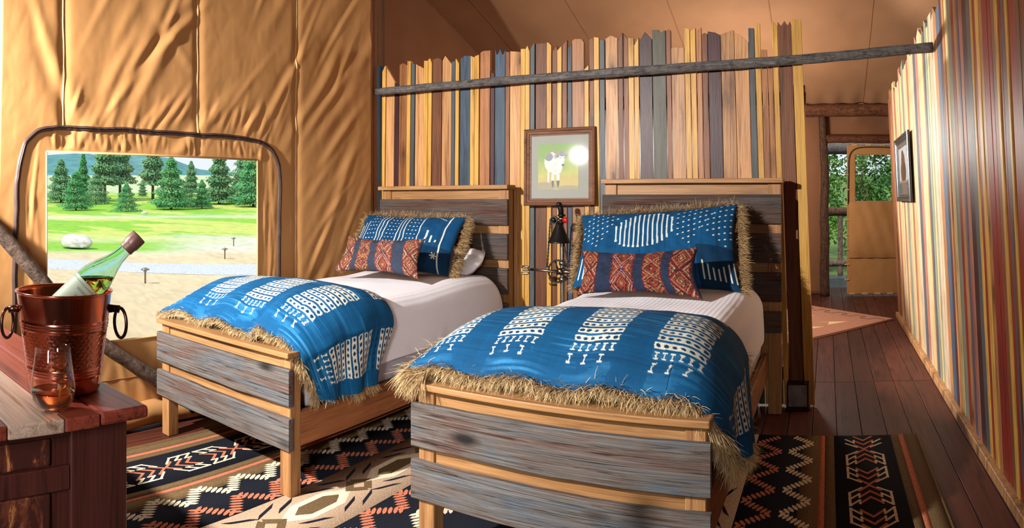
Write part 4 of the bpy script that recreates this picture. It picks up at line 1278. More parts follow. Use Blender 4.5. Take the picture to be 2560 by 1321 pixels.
def mudcloth_r(u, v, w, h):
    st = fbm(u * 60, v * 4, 12, 3) * 0.5 + 0.5
    c = (np.array(lin(6, 70, 112)[:3]) * (0.62 + 0.6 * st[..., None]))
    wt = np.array(lin(214, 220, 214)[:3])
    m = np.zeros_like(u, bool)
    uu = u + 0.05 * (v - 0.3) * (0.4 - u) * -1
    k = np.round((uu - 0.40) / 0.0275); d = np.abs(uu - 0.40 - k * 0.0275)
    hl = 0.118 * np.sqrt(np.clip(1 - (k / 6.6) ** 2, 0, 1)) + 0.004
    cv = 0.31 + 0.004 * k
    m |= (np.abs(k) <= 6) & (np.abs(v - cv) < hl) & (d < np.where(np.abs(np.abs(v - cv) - hl) < .012, 0.0065, 0.0042))
    for cu, a in ((0.115, 0.13), (0.66, 0.125), (0.86, 0.14)):
        gx, gy = 0.031, 0.036
        kx = np.round((uu - cu) / gx); ky = np.round((v - 0.36 - 0.35 * (uu - cu)) / gy)
        dx = uu - cu - kx * gx; dy = v - 0.36 - 0.35 * (uu - cu) - ky * gy
        m |= (np.abs(kx * gx) / a + np.abs(ky * gy) / 0.17 < 1.0) & ((dx / 0.0062) ** 2 + (dy / 0.0042) ** 2 < 1)
    ks = np.round(u / 0.028); ds = np.abs(u - ks * 0.028)
    m |= (v < 0.17 - 0.09 * np.abs(np.mod(u + 0.1, 0.3) - 0.15) / 0.15) & (v > 0.03) & (ds < 0.0042) & ((u < 0.13) | (u > 0.72))
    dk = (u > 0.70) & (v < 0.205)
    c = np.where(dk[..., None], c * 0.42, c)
    seam = (np.abs(np.mod(uu - 0.02, 0.145) - 0.072) < 0.0015)
    c = c * (1 - 0.45 * seam)[..., None]
    return c + (wt - c) * (m * (0.62 + 0.38 * st))[..., None]


def mudcloth_l(u, v, w, h):
    st = fbm(u * 60, v * 4, 13, 3) * 0.5 + 0.5
    c = (np.array(lin(6, 66, 108)[:3]) * (0.62 + 0.6 * st[..., None]))
    wt = np.array(lin(220, 220, 206)[:3])
    m = np.zeros_like(u, bool)
    uu = u
    per = 0.185
    g = np.mod(uu - 0.03, per); k = np.floor(g / 0.031); d = np.abs(g - (k + 0.5) * 0.031)
    stroke_ = (k < 3)
    lo = 0.12 + 0.05 * np.floor((uu - 0.03) / per) * 0; hi = h - 0.06 - 0.02 * k
    m |= stroke_ & (d < 0.0042) & (v > 0.16) & (v < np.where(uu < 0.2, h - 0.13 + 0.02 * k, h - 0.02)) & (uu < 0.62)
    ky = np.round(v / 0.036); dy = v - ky * 0.036
    m |= (~stroke_) & ((d / 0.006) ** 2 + (dy / 0.0042) ** 2 < 1) & (v > 0.13) & (v < h - 0.03) & (uu < 0.66)
    m |= (np.abs(uu - 0.665) < 0.007) & (v > 0.19) & (v < 0.30)
    m |= (np.abs(uu - 0.705) < 0.007) & (v > 0.20) & (v < 0.26)
    m |= (np.abs(uu - 0.745) < 0.007) & (v > 0.205) & (v < 0.228)
    m |= (np.abs(uu - (w - 0.075)) < 0.006)
    arcp = np.abs(v - (h - 0.01 - 1.9 * (uu - 0.60) ** 2 * (uu > 0.6))) < 0.004
    m |= arcp & (uu > 0.6) & (uu < w - 0.1) & (np.mod(uu, 0.017) < 0.009)
    for dx, dy_ in ((1, 0), (0.5, 0.87), (0.5, -0.87)):
        a = (uu - 0.755) * dx + (v - 0.10) * dy_; b = -(uu - 0.755) * dy_ + (v - 0.10) * dx
        m |= (np.abs(b) < 0.0045) & (np.abs(a) < 0.026)
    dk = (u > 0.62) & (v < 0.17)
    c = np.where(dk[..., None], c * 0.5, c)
    return c + (wt - c) * (m * (0.62 + 0.38 * st))[..., None]


KL = {k: np.array(lin(*c)[:3]) for k, c in dict(red=(132, 40, 36), dred=(88, 24, 30), org=(156, 76, 54), oli=(108, 92, 58), tan=(182, 148, 104), navy=(34, 44, 66), dark=(44, 32, 34), vio=(170, 146, 176), pale=(190, 200, 170)).items()}


def kilim(u, v, w, h):
    f = u / w
    f = f + 0.012 * np.sin(v * 20)
    st = fbm(u * 90, v * 160, 31, 2) * 0.5 + 0.5
    c = np.zeros(u.shape + (3,)); c[:] = KL['navy']
    bands = [(0.0, 0.155, 0), (0.285, 0.49, 1), (0.565, 0.735, 2), (0.80, 0.985, 0)]
    for a, b, ty in bands:
        k = (f >= a) & (f < b)
        x = (f - (a + b) / 2) / ((b - a) / 2)
        y = v / h
        rep = {0: 2.0, 1: 1.35, 2: 3.0}[ty]
        yy = np.abs(np.mod(y * rep + (0.0 if ty != 1 else 0.33), 1.0) - 0.5) * 2
        dd = np.abs(x) + yy
        pal = {0: ['pale', 'oli', 'red', 'tan', 'dark', 'org', 'dred', 'tan', 'red', 'dark', 'dred', 'org'],
               1: ['tan', 'oli', 'red', 'org', 'dark', 'red', 'tan', 'dred', 'vio', 'dark', 'org', 'red'],
               2: ['tan', 'oli', 'dark', 'red', 'red', 'red', 'dark', 'oli', 'tan', 'oli', 'red', 'org']}[ty]
        idx = np.clip((dd * 9.0).astype(int), 0, 40) % 12
        cc = np.stack([KL[p] for p in pal])[idx] * 0.7 + 0.3 * (KL['red'] * 0.6 + KL['dark'] * 0.4)
        zz = np.abs(np.mod(y * 14, 1) - 0.5) * 2
        edge = np.abs(x) > 0.84 + 0.08 * zz
        cc = np.where(edge[..., None], KL['dred'], cc)
        spk = fbm(u * 210 + 9, v * 210, 33, 1)
        cc = np.where((spk > 0.5)[..., None], KL['org'] * 0.8, cc)
        cc = np.where((spk < -0.46)[..., None], KL['dark'], cc)
        c = np.where(k[..., None], cc, c)
    return c * (0.72 + 0.5 * st)[..., None]


PILF = cloth_attr('indigo_pillow_cloth', 0.85, bump=0.25, dim=0.15)
KILF = cloth_attr('kilim_pillow_weave', 0.95, bump=0.5, dim=0.35)


def pull(p, f): return (p[0] * f, p[1] * f, H - (H - p[2]) * f)


def fur_edges(root, BL, BR, TR, TL, n, t, seed, left=True):
    mid = np.array(n)
    jobs = [(BR, TR, 2600, (1.0, -0.25, 0.05)), (TL, TR, 1500, (0.1, 0.2, 0.9)), (TL, tuple(np.array(TL) * .8 + np.array(BL) * .2), 260, (-0.8, 0, 0.5))]
    if left: jobs.append((BL, TL, 900, (-0.9, -0.1, 0.1)))
    for k, (a, b, cnt, d) in enumerate(jobs):
        X_, T_, f = along(np.array([a, (np.array(a) + np.array(b)) / 2, b]), cnt, seed + k)
        X_ = X_ - np.outer(NR.uniform(0.0, 0.05, cnt), mid) + NR.normal(size=X_.shape) * 0.006
        D = np.tile(d, (cnt, 1)) - 0.15 * mid
        fur('fur_trim', X_, D, root, 0.055 if k == 0 else 0.045, 0.0024, 0.55, seed + 10 + k, 0.33, (104, 76, 50), (214, 182, 130))


RBL, RBR, RTR, RTL = (-1.335, 3.27, 0.752), (-0.43, 3.27, 0.757), (-0.492, 3.565, 1.197), (-1.395, 3.565, 1.13)
p_, n_ = make_pillow('indigo_pillow', 'large indigo pillow with lens shaped white strokes leaning on the right headboard', 'pillow', RBL, RBR, RTR, RTL, 0.095, mudcloth_r, PILF, 'indigo fur backed pillows', 3, 330, 230, lin(150, 118, 78))
fur_edges(p_, RBL, RBR, RTR, RTL, n_, 0.09, 100)
LBL, LBR, LTR, LTL = (-2.96, 3.24, 0.765), (-2.10, 3.24, 0.772), (-2.175, 3.565, 1.108), (-2.97, 3.55, 1.115)
p_, n_ = make_pillow('indigo_pillow', 'large indigo pillow with long stripes and dots leaning beside the tent wall', 'pillow', LBL, LBR, LTR, LTL, 0.085, mudcloth_l, PILF, 'indigo fur backed pillows', 6, 330, 230, lin(150, 118, 78))
fur_edges(p_, LBL, LBR, LTR, LTL, n_, 0.08, 130)
q = [pull(p, 0.955) for p in ((-1.25, 3.12, 0.735), (-0.597, 3.12, 0.742), (-0.643, 3.23, 0.985), (-1.27, 3.23, 0.957))]
make_pillow('kilim_pillow', 'small red and navy banded kilim cushion on the bed nearer the passage', 'pillow', *q, 0.062, kilim, KILF, 'kilim lumbar cushions', 9, 300, 150, lin(60, 40, 44))
q = [pull(p, 0.955) for p in ((-2.84, 3.06, 0.768), (-2.185, 3.06, 0.768), (-2.225, 3.19, 0.992), (-2.835, 3.19, 0.99))]
make_pillow('kilim_pillow', 'small faded rose and teal kilim cushion on the window side bed', 'pillow', *q, 0.062, lambda u, v, w, h: np.clip(kilim(w - u, v, w, h) * np.array([1.15, 1.25, 1.15]) + 0.015, 0, 1), KILF, 'kilim lumbar cushions', 15, 300, 150, lin(60, 40, 44))
wb = ((-2.80, 3.40, 0.755), (-2.02, 3.40, 0.755), (-2.03, 3.68, 0.90), (-2.79, 3.68, 0.90))
make_pillow('sleeping_pillow', 'plain white pillow tucked behind the striped indigo pillow', 'pillow', *wb, 0.075, lambda u, v, w, h: np.tile(np.array(lin(230, 224, 226)[:3]), u.shape + (1,)), PILF, None, 21, 60, 40, lin(230, 224, 226), 0.16)
# ------------------------------------------------------------------ bicycle part lamp
LX, LY = -1.575, 3.70
lp = empty('bicycle_part_lamp', (LX, LY, 0), 'pipe floor lamp built from bicycle chainring pedal and black cone shade', 'lamp')
DARKM = plain('black_lamp_metal', lin(34, 32, 32), 0.32, 0.6, 0.5, 0.2, 80)
lathe('lamp_base', [(0.0, 0.0), (0.13, 0.0), (0.13, 0.012), (0.12, 0.02), (0.03, 0.028), (0.02, 0.05)], DARKM, lp, 32, Matrix.Translation((LX, LY, 0)))
tube('pipe', [(LX, LY, 0.03), (LX, LY, 0.6), (LX - 0.002, LY, 1.0), (LX - 0.008, LY, 1.12)], 0.014, STEEL, lp, 16)
for z in (0.735, 0.835):
    lathe('coupling', [(0.014, -0.014), (0.020, -0.012), (0.021, 0.0), (0.020, 0.012), (0.014, 0.014)], STEEL, lp, 18, Matrix.Translation((LX, LY, z)))
tube('elbow', [(LX - 0.008, LY, 1.12), (LX - 0.010, LY, 1.16), (LX - 0.016, LY - 0.004, 1.185), (LX - 0.02, LY - 0.008, 1.195)], [0.016, 0.017, 0.018, 0.014], DARKM, lp, 14)
lathe('elbow_cap', [(0, -0.016), (0.014, -0.013), (0.018, 0), (0.014, 0.013), (0, 0.016)], DARKM, lp, 16, Matrix.Translation((LX - 0.018, LY - 0.01, 1.192)))
for k, z in enumerate((1.085, 1.105, 1.125)):
    lathe('clamp_ring', [(0.016, -0.007), (0.024, -0.006), (0.024, 0.006), (0.016, 0.007)], STEEL if k % 2 else DARKM, lp, 18, Matrix.Translation((LX - 0.004, LY - 0.004, z)))
rotY = Matrix.Rotation(math.radians(90), 4, 'X')


def gear(name, cx, cy, cz, ro, ri, teeth, thick, mat, parent):
    n = teeth * 4
    V, F = [], []
    for side in (-1, 1):
        for rr in (0, 1):
            for j in range(n):
                a = 2 * math.pi * j / n
                r = ri if rr == 0 else (ro if j % 4 in (1, 2) else ro * 0.93)
                V.append((cx + r * math.cos(a), cy + side * thick / 2, cz + r * math.sin(a)))
    for j in range(n):
        k = (j + 1) % n
        F.append((j, k, n + k, n + j)); F.append((2 * n + j, 3 * n + j, 3 * n + k, 2 * n + k))
        F.append((n + j, n + k, 3 * n + k, 3 * n + j)); F.append((j, 2 * n + j, 2 * n + k, k))
    return mesh(name, V, F, mat, parent)


GX, GZ = LX - 0.012, 0.788
ringp = gear('chainring', GX, LY - 0.035, GZ, 0.073, 0.060, 38, 0.006, DARKM, lp)
for k in range(5):
    a = 0.5 + k * 2 * math.pi / 5
    tube('spider_arm', [(GX + 0.012 * math.cos(a), LY - 0.037, GZ + 0.012 * math.sin(a)), (GX + 0.040 * math.cos(a + 0.1), LY - 0.037, GZ + 0.040 * math.sin(a + 0.1)), (GX + 0.064 * math.cos(a + 0.15), LY - 0.036, GZ + 0.064 * math.sin(a + 0.15))], [0.006, 0.0045, 0.006], DARKM, ringp, 8)
lathe('crank_hub', [(0, -0.05), (0.017, -0.05), (0.02, -0.03), (0.014, -0.025), (0.014, 0.02), (0.02, 0.03), (0, 0.03)], STEEL, lp, 18, Matrix.Translation((GX + 0.012, LY - 0.02, GZ)) @ rotY)
tube('crank_arm', [(GX, LY - 0.06, GZ), (GX - 0.08, LY - 0.062, GZ + 0.003), (GX - 0.168, LY - 0.062, GZ + 0.006)], [0.010, 0.0075, 0.009], STEEL, lp, 12)
pd = box('pedal', GX - 0.205, GX - 0.165, LY - 0.115, LY - 0.055, GZ + 0.000, GZ + 0.014, STEEL, lp, 0.004, 2)
for dz in (-0.022, 0.022):
    tube('pedal_cage', [(GX - 0.208, LY - 0.11, GZ + 0.006 + dz * 0.6), (GX - 0.205, LY - 0.112, GZ + 0.006 + dz), (GX - 0.168, LY - 0.112, GZ + 0.006 + dz), (GX - 0.163, LY - 0.11, GZ + 0.006 + dz * 0.6)], 0.006, STEEL, pd, 8)
tube('right_axle', [(GX + 0.012, LY - 0.03, GZ - 0.002), (GX + 0.09, LY - 0.03, GZ - 0.004)], [0.013, 0.011], STEEL, lp, 14)
gear('sprocket', LX - 0.042, LY - 0.03, 1.098, 0.026, 0.008, 12, 0.012, DARKM, lp)
lathe('sprocket_hub', [(0, -0.02), (0.014, -0.02), (0.016, 0.0), (0.014, 0.02), (0, 0.02)], DARKM, lp, 16, Matrix.Translation((LX - 0.042, LY - 0.03, 1.098)) @ rotY)
RED = plain('red_reflector', lin(168, 24, 20), 0.2, 0, 0.6, 0.2, 200)
lathe('red_reflector', [(0, -0.008), (0.017, -0.006), (0.019, 0.0), (0.017, 0.006), (0, 0.008)], RED, lp, 18, Matrix.Translation((LX + 0.032, LY - 0.03, 1.098)) @ rotY)
cone = Matrix.Translation((LX - 0.002, LY - 0.045, 0))
shade = lathe('lamp_shade', [(0.010, 1.085), (0.018, 1.082), (0.022, 1.068), (0.066, 0.968), (0.070, 0.962), (0.068, 0.960), (0.020, 1.060), (0.010, 1.066)], DARKM, lp, 36, cone, cap=False)
lathe('bulb', [(0, 0.985), (0.018, 0.992), (0.024, 1.01), (0.014, 1.04), (0.01, 1.06)], plain('frosted_bulb', lin(210, 204, 190), 0.3), shade, 18, cone)


def chain(name, a, b, parent):
    bag = Bag(); a = Vector(a); b = Vector(b); d = (b - a); n = int(d.length / 0.0105)
    for k in range(n):
        c = a + d * ((k + 0.5) / n); w = 0.0035 if k % 2 else 0.0052
        dn = d.normalized(); sx = dn.cross(Vector((0, 1, 0))).normalized()
        h_ = dn * 0.0056
        P = [c + h_ * i + sx * w * j + Vector((0, 0.003 * l, 0)) for i in (-1, 1) for j in (-1, 1) for l in (-1, 1)]
        bag.add(P, [(0, 1, 3, 2), (4, 6, 7, 5), (0, 4, 5, 1), (2, 3, 7, 6), (0, 2, 6, 4), (1, 5, 7, 3)])
    return tag(bag.build(name, DARKM, parent), kind='stuff')


chain('chain', (LX - 0.066, LY - 0.033, 1.10), (GX - 0.073, LY - 0.036, GZ + 0.02), lp)
chain('chain', (LX + 0.018, LY - 0.033, 0.975), (GX + 0.072, LY - 0.036, GZ + 0.02), lp)

# ------------------------------------------------------------------ framed pictures
FRAMEW = wood('walnut_frame_wood', lin(116, 78, 56), lin(76, 48, 34), 'X', 0.35, 0.0, 0.05)
GLASSP = clear_sheet('picture_glass', (0.97, 0.98, 0.98, 1), rough=0.035)
MATB = plain('grey_green_mat_board', lin(158, 158, 150), 0.8, 0, 0.2, 0.02, 200)


def frame_poly(name, prof, w, h, M, mat, parent):
    """mitred moulding: profile of (inset, height) swept round a w x h rectangle lying in local XZ, facing -Y"""
    V = []; k = len(prof)
    for (sx, sz) in ((-1, -1), (1, -1), (1, 1), (-1, 1)):
        for (ins, hh) in prof:
            V.append(M @ Vector((sx * (w / 2 - ins), -hh, sz * (h / 2 - ins))))
    F = []
    for c in range(4):
        d = (c + 1) % 4
        for i in range(k - 1): F.append((c * k + i, d * k + i, d * k + i + 1, c * k + i + 1))
    return mesh(name, V, F, mat, parent)


def ell(x, z, cx, cz, rx, rz, a=0.0):
    c, s = math.cos(a), math.sin(a)
    dx, dz = x - cx, z - cz
    return ((dx * c + dz * s) / rx) ** 2 + ((-dx * s + dz * c) / rz) ** 2 < 1


def steer_cols(x, z):
    n = fbm(x * 9, z * 14, 61, 4)
    g = np.array(lin(112, 150, 62)[:3]); yl = np.array(lin(196, 186, 88)[:3]); tn = np.array(lin(190, 150, 96)[:3]); bl = np.array(lin(96, 102, 126)[:3])
    t = smooth01((z + 0.15 * n) * 1.1)[..., None]
    c = yl * (1 - t) + g * t
    c = np.where((z < 0.28 + 0.1 * n)[..., None], c * 0.5 + tn * 0.5, c)
    c = np.where(ell(x, z, 0.16, 0.07, 0.30, 0.10)[..., None] | ell(x, z, 0.75, 0.04, 0.3, 0.05)[..., None], bl * 0.5 + c * 0.5, c)
    wt = np.array(lin(226, 222, 222)[:3]); gr = np.array(lin(118, 124, 136)[:3]); dk = np.array(lin(66, 64, 70)[:3]); hn = np.array(lin(150, 128, 116)[:3])
    body = ell(x, z, 0.36, 0.60, 0.20, 0.22) | ell(x, z, 0.46, 0.52, 0.15, 0.20)
    legs = (ell(x, z, 0.37, 0.25, 0.035, 0.20) | ell(x, z, 0.50, 0.25, 0.04, 0.20) | ell(x, z, 0.26, 0.32, 0.025, 0.17))
    c = np.where((legs | body)[..., None], wt * (0.86 + 0.12 * n[..., None]), c)
    c = np.where((legs & (z < 0.2) & (x > 0.3))[..., None], dk, c)
    c = np.where((ell(x, z, 0.27, 0.72, 0.10, 0.09) & body)[..., None], gr, c)
    c = np.where((ell(x, z, 0.44, 0.72, 0.05, 0.05) & body)[..., None], gr * 0.6 + wt * 0.4, c)
    head = ell(x, z, 0.585, 0.66, 0.075, 0.15, -0.15)
    c = np.where(head[..., None], wt, c)
    c = np.where(ell(x, z, 0.60, 0.78, 0.08, 0.06)[..., None], gr, c)
    c = np.where((ell(x, z, 0.48, 0.73, 0.05, 0.025, -0.3) | ell(x, z, 0.70, 0.74, 0.05, 0.025, 0.2))[..., None], gr * 0.8, c)
    c = np.where(ell(x, z, 0.62, 0.535, 0.035, 0.025)[..., None], dk, c)
    c = np.where((ell(x, z, 0.555, 0.69, 0.012, 0.012) | ell(x, z, 0.655, 0.69, 0.012, 0.012))[..., None], dk, c)
    for k in range(26):
        t_ = k / 25
        c = np.where(ell(x, z, 0.52 - 0.24 * t_ + 0.03 * t_ * t_, 0.78 + 0.0 * t_ + 0.19 * t_ ** 2.2, 0.030 * (1.1 - t_), 0.030 * (1.1 - t_))[..., None], hn, c)
        c = np.where(ell(x, z, 0.66 + 0.25 * t_, 0.79 + 0.03 * t_ + 0.10 * t_ ** 3, 0.030 * (1.1 - t_), 0.030 * (1.1 - t_))[..., None], hn, c)
    return c * 0.78 + 0.22 * np.array(lin(196, 202, 190)[:3])  # pale veil mixed into the print for the reflection on its glass


def portrait_cols(x, z):
    n = fbm(x * 5, z * 7, 71, 4)
    c = np.zeros(x.shape + (3,)); c[:] = lin(176, 184, 190)[:3]
    br = np.array(lin(92, 54, 38)[:3]); dk = np.array(lin(48, 34, 30)[:3])
    b = ell(x, z, 0.5, 0.30, 0.30, 0.36) | ell(x, z, 0.50, 0.62, 0.20, 0.22) | ell(x, z, 0.47, 0.80, 0.12, 0.12)
    c = np.where(b[..., None], br * (0.9 + 0.5 * n[..., None]), c)
    c = np.where((ell(x, z, 0.58, 0.30, 0.2, 0.3))[..., None], dk, c)
    c = np.where((z < 0.06)[..., None], np.array(lin(120, 116, 112)[:3]), c)
    return np.clip(c, 0, 1)


PRINT = cloth_attr('photo_print', 0.55, bump=0.0, dim=0.04)


def picture(name, label, w, h, M, fw, iw, ih, cols, framem, matm, dx=0.0, dz=0.0):
    p = empty(name, tuple(M.translation), label, 'picture')
    fr_o = frame_poly('frame', [(0, 0), (0, 0.018), (0.006, 0.024), (fw * 0.35, 0.020), (fw * 0.45, 0.014), (fw * 0.72, 0.016), (fw * 0.80, 0.010), (fw, 0.008), (fw, 0.0)], w, h, M, framem, p)
    bm_ = lambda a, b, y, nm, mt: mesh(nm, [M @ Vector(v) for v in ((-a, y, -b), (a, y, -b), (a, y, b), (-a, y, b))], [(0, 1, 2, 3)], mt, p)
    bm_(w / 2 - 0.004, h / 2 - 0.004, 0.0, 'backing', MATB)
    bm_(w / 2 - fw + 0.004, h / 2 - fw + 0.004, -0.004, 'mat_board', matm)
    n = 150
    x, z = np.meshgrid(np.linspace(0, 1, n), np.linspace(0, 1, n), indexing='ij')
    C = cols(x, z)
    A = np.array(M.to_3x3()); T = np.array(M.translation)
    L = np.stack([(x - 0.5) * iw + dx, np.full_like(x, -0.0052), (z - 0.5) * ih + dz], -1).reshape(-1, 3)
    mesh('print', (A @ L.T).T + T, gridF(n, n), PRINT, p, col=C.reshape(-1, 3))
    bm_(w / 2 - fw + 0.003, h / 2 - fw + 0.003, -0.0075, 'glass', GLASSP)
    return p


PM = Matrix.Translation((-1.655, 3.846, 1.430)) @ Matrix.Rotation(math.radians(3.94), 4, 'Z') @ Matrix.Rotation(math.radians(-2.3), 4, 'X') @ Matrix.Rotation(math.radians(-0.6), 4, 'Y')
picture('framed_photo', 'walnut framed photo of a white longhorn steer hung above the bicycle lamp', 0.478, 0.492, PM, 0.046, 0.272, 0.292, steer_cols, FRAMEW, MATB, -0.01, 0.0)
DARKF = plain('dark_frame', lin(44, 40, 38), 0.3, 0, 0.5, 0.2, 60)
TW = math.atan(TILT)
PM2 = Matrix.Translation((0.73 - TILT * 1.48 - 0.014, 5.56, 1.485)) @ Matrix.Rotation(-TW, 4, 'Y') @ Matrix.Rotation(math.radians(-90), 4, 'Z')
picture('framed_photo', 'dark framed brown animal portrait hung on the striped plank wall in the passage', 0.98, 0.56, PM2, 0.06, 0.62, 0.30, portrait_cols, DARKF, plain('dark_mat', lin(78, 80, 80), 0.8), 0.0, 0.03)

# ------------------------------------------------------------------ square light at the foot of the partition end
nl = empty('floor_light', (-0.175, 3.83, 0), 'small square frosted glass light at the foot of the plank partition', 'light')
box('light_base', -0.245, -0.105, 3.80, 3.878, 0.0, 0.018, BRONZE, nl, 0.003)
box('light_back', -0.238, -0.112, 3.868, 3.878, 0.016, 0.158, BRONZE, nl, 0.002)
bm = bmesh.new(); add_box(bm, -0.236, -0.114, 3.806, 3.866, 0.019, 0.156, 0.010, 3)
from_bm('glass_block', bm, plain('smoky_glass_face', lin(120, 112, 108), 0.12, 0, 0.7, 0.35, 18), nl)
for k, (x0, x1, z0, z1) in enumerate(((-0.238, -0.112, 0.150, 0.158), (-0.238, -0.230, 0.018, 0.158), (-0.120, -0.112, 0.018, 0.158))):
    box('light_rim', x0, x1, 3.799, 3.867, z0, z1, BRONZE, nl, 0.002)

# ------------------------------------------------------------------ table with ice bucket, bottle and glass
TZ = 0.75
tb = empty('chest_table', (-1.9, 0.3, 0), 'distressed dark red chest table holding the copper bucket', 'table')
tone = [TABLEW, wood('grey_white_table_board', lin(150, 132, 120), lin(98, 66, 54), 'X', 0.25, 0.2, 0.1), wood('honey_table_board', lin(158, 110, 68), lin(104, 56, 40), 'X', 0.25, 0.2, 0.1)]
ye = [0.78, 0.655, 0.57, 0.44, 0.36, 0.24, 0.1, -0.06, -0.25]
for k in range(len(ye) - 1):
    m = [0, 0, 1, 0, 2, 1, 0, 1][k]
    box('top_board', -2.75, -1.293, ye[k + 1] + 0.0006, ye[k] - 0.0006, TZ - 0.03, TZ, tone[m], tb, 0.004 if 0 < k else 0.009, 2)
DIST = NT('distressed_dark_paint', 0.35, 0.4)
_n1 = DIST.noise(DIST.coord((14, 14, 5)), 1.0, 6, 0.7, 1.2); _n2 = DIST.noise(DIST.coord((60, 60, 18)), 1.0, 4)
_c = DIST.ramp(_n1, [(0.50, lin(50, 24, 20)), (0.585, lin(84, 44, 30)), (0.64, lin(150, 100, 62))])
DIST.base(_c); DIST.bump(_n1, 0.4, 0.004)
DIST = DIST.m
DARKP = wood('dark_paint_stile', lin(58, 28, 24), lin(36, 16, 14), 'Z', 0.3, 0.1, 0.1)
box('table_body', -2.70, -1.345, -0.20, 0.735, 0.05, TZ - 0.031, DARKP, tb, 0.004)
box('stile', -1.346, -1.330, 0.60, 0.742, 0.05, TZ - 0.031, DARKP, tb, 0.003)
box('rail', -1.346, -1.332, -0.2, 0.60, TZ - 0.052, TZ - 0.031, DARKP, tb, 0.002)
for z0, z1 in ((0.635, 0.695), (0.40, 0.575), (0.12, 0.37)):
    box('inset_panel', -1.346, -1.338, -0.1, 0.555, z0, z1, DIST, tb, 0.005, 2)
for z0, z1 in ((0.578, 0.632), (0.372, 0.398)):
    box('rail', -1.346, -1.332, -0.2, 0.60, z0, z1, DARKP, tb, 0.003)
for xx in (-2.62, -1.42):
    for yy in (-0.15, 0.66):
        box('foot', xx - 0.04, xx + 0.04, yy - 0.04, yy + 0.04, 0, 0.052, DARKP, tb, 0.004)

BK = Vector((-1.508, 0.661, TZ))
bk = empty('ice_bucket', tuple(BK), 'hammered copper ice bucket with ring handles on the chest table', 'bucket')
prof = []
h_ = 0.245
def rad(z): return 0.088 + (0.119 - 0.088) * (z / h_) ** 0.9
zs = [0, 0.002]
out = [(0.0, 0.003), (0.080, 0.0), (0.086, 0.003)]
for z in np.linspace(0.008, h_ - 0.004, 90):
    r = rad(z)
    for zc in (0.046, 0.053, 0.060, 0.158, 0.165, 0.172):
        r += 0.0018 * math.exp(-((z - zc) / 0.0022) ** 2)
    out.append((r, z))
out += [(0.1215, h_ - 0.003), (0.1228, h_ - 0.0005), (0.1215, h_ + 0.002), (0.1175, h_), (0.1165, h_ - 0.01), (0.088, 0.014), (0.0, 0.008)]
V, F = lathe_vf(out, 144, None)
V = np.array(V)
r = np.hypot(V[:, 0], V[:, 1]); a = np.arctan2(V[:, 1], V[:, 0])
ham = (V[:, 2] > 0.066) & (V[:, 2] < 0.152) & (r > rad(0.066) - 0.001)
rowi = np.round(V[:, 2] / 0.0085)
dent = np.maximum(0, np.cos(a * 44 + (rowi % 2) * math.pi)) * np.maximum(0, np.cos((V[:, 2] - rowi * 0.0085) / 0.0085 * math.pi))
f_ = np.where(ham, 1 - 0.013 * dent, 1.0)
V[:, 0] *= f_; V[:, 1] *= f_
mesh('bucket_body', V + np.array(BK), F, COPPER, bk, True)
tdir = Vector((math.cos(-1.16), -math.sin(-1.16), 0))     # across the line of sight
for sgn in (1, -1):
    c0 = BK + tdir * sgn * 0.113 + Vector((0, 0, 0.198))
    tube('handle_lug', [c0, c0 + tdir * sgn * 0.014, c0 + tdir * sgn * 0.026 + Vector((0, 0, -0.002))], [0.011, 0.009, 0.010], BRONZE, bk, 12)
    cc = c0 + tdir * sgn * 0.024 + Vector((0, 0, -0.036))
    nrm = Vector((tdir.y, -tdir.x, 0))
    ring = []
    tl = (tdir * sgn * 0.5 + nrm * 0.87).normalized()
    for k in range(41):
        an = 2 * math.pi * k / 40
        ring.append(cc + tl * 0.026 * math.sin(an) + Vector((0, 0, 0.037 * math.cos(an))) + tdir * sgn * 0.004)
    tube('ring_handle', ring, 0.0042, BRONZE, bk, 10, False)

# wine bottle, leaning out of the bucket
GREEN = glass_mat('green_bottle_glass', lin(214, 244, 232), 0.0, 1.25)
WINE = glass_mat('pale_yellow_wine', lin(240, 226, 130), 0.0, 1.3)
bdir = Vector((0.40 * 0.72, 0.916 * 0.72, 0.69)).normalized()
btop = Vector((-1.421, 0.828, 1.130))
bl = 0.34
bs = 1.14
bbot = btop - bdir * bl
Mb = Matrix.Translation(bbot) @ bdir.to_track_quat('Z', 'Y').to_matrix().to_4x4() @ Matrix.Diagonal((bs, bs, 0.34 / 0.3255, 1))
bo = empty('wine_bottle', tuple(bbot), 'green glass bottle of white wine leaning out of the copper bucket', 'bottle')
op = [(0, 0.012), (0.022, 0.004), (0.034, 0.0), (0.0375, 0.006), (0.038, 0.02), (0.038, 0.165), (0.0365, 0.185), (0.030, 0.208), (0.0215, 0.232), (0.0165, 0.252), (0.0148, 0.275), (0.0145, 0.318)]
ip = [(0.0125, 0.318), (0.0128, 0.275), (0.0146, 0.253), (0.0196, 0.232), (0.028, 0.208), (0.0345, 0.185), (0.0358, 0.165), (0.0358, 0.02), (0.034, 0.010), (0.022, 0.010), (0, 0.018)]
lathe('bottle_glass', op + ip, GREEN, bo, 48, Mb)
wp = [(0, 0.0185)] + [(r_ - 0.0006, z_) for r_, z_ in reversed(ip[1:-1])] + [(0, 0.30)]
V, F = lathe_vf(wp, 48, Mb)
bm = bmesh.new(); vs = [bm.verts.new(v) for v in V]
for f in F:
    try: bm.faces.new([vs[i] for i in f])
    except ValueError: pass
bmesh.ops.remove_doubles(bm, verts=bm.verts, dist=1e-6)
bmesh.ops.bisect_plane(bm, geom=list(bm.verts) + list(bm.edges) + list(bm.faces), plane_co=(0, 0, 1.028), plane_no=(0, 0, 1), clear_outer=True)
bmesh.ops.holes_fill(bm, edges=[e for e in bm.edges if e.is_boundary])
from_bm('wine', bm, WINE, bo, True)
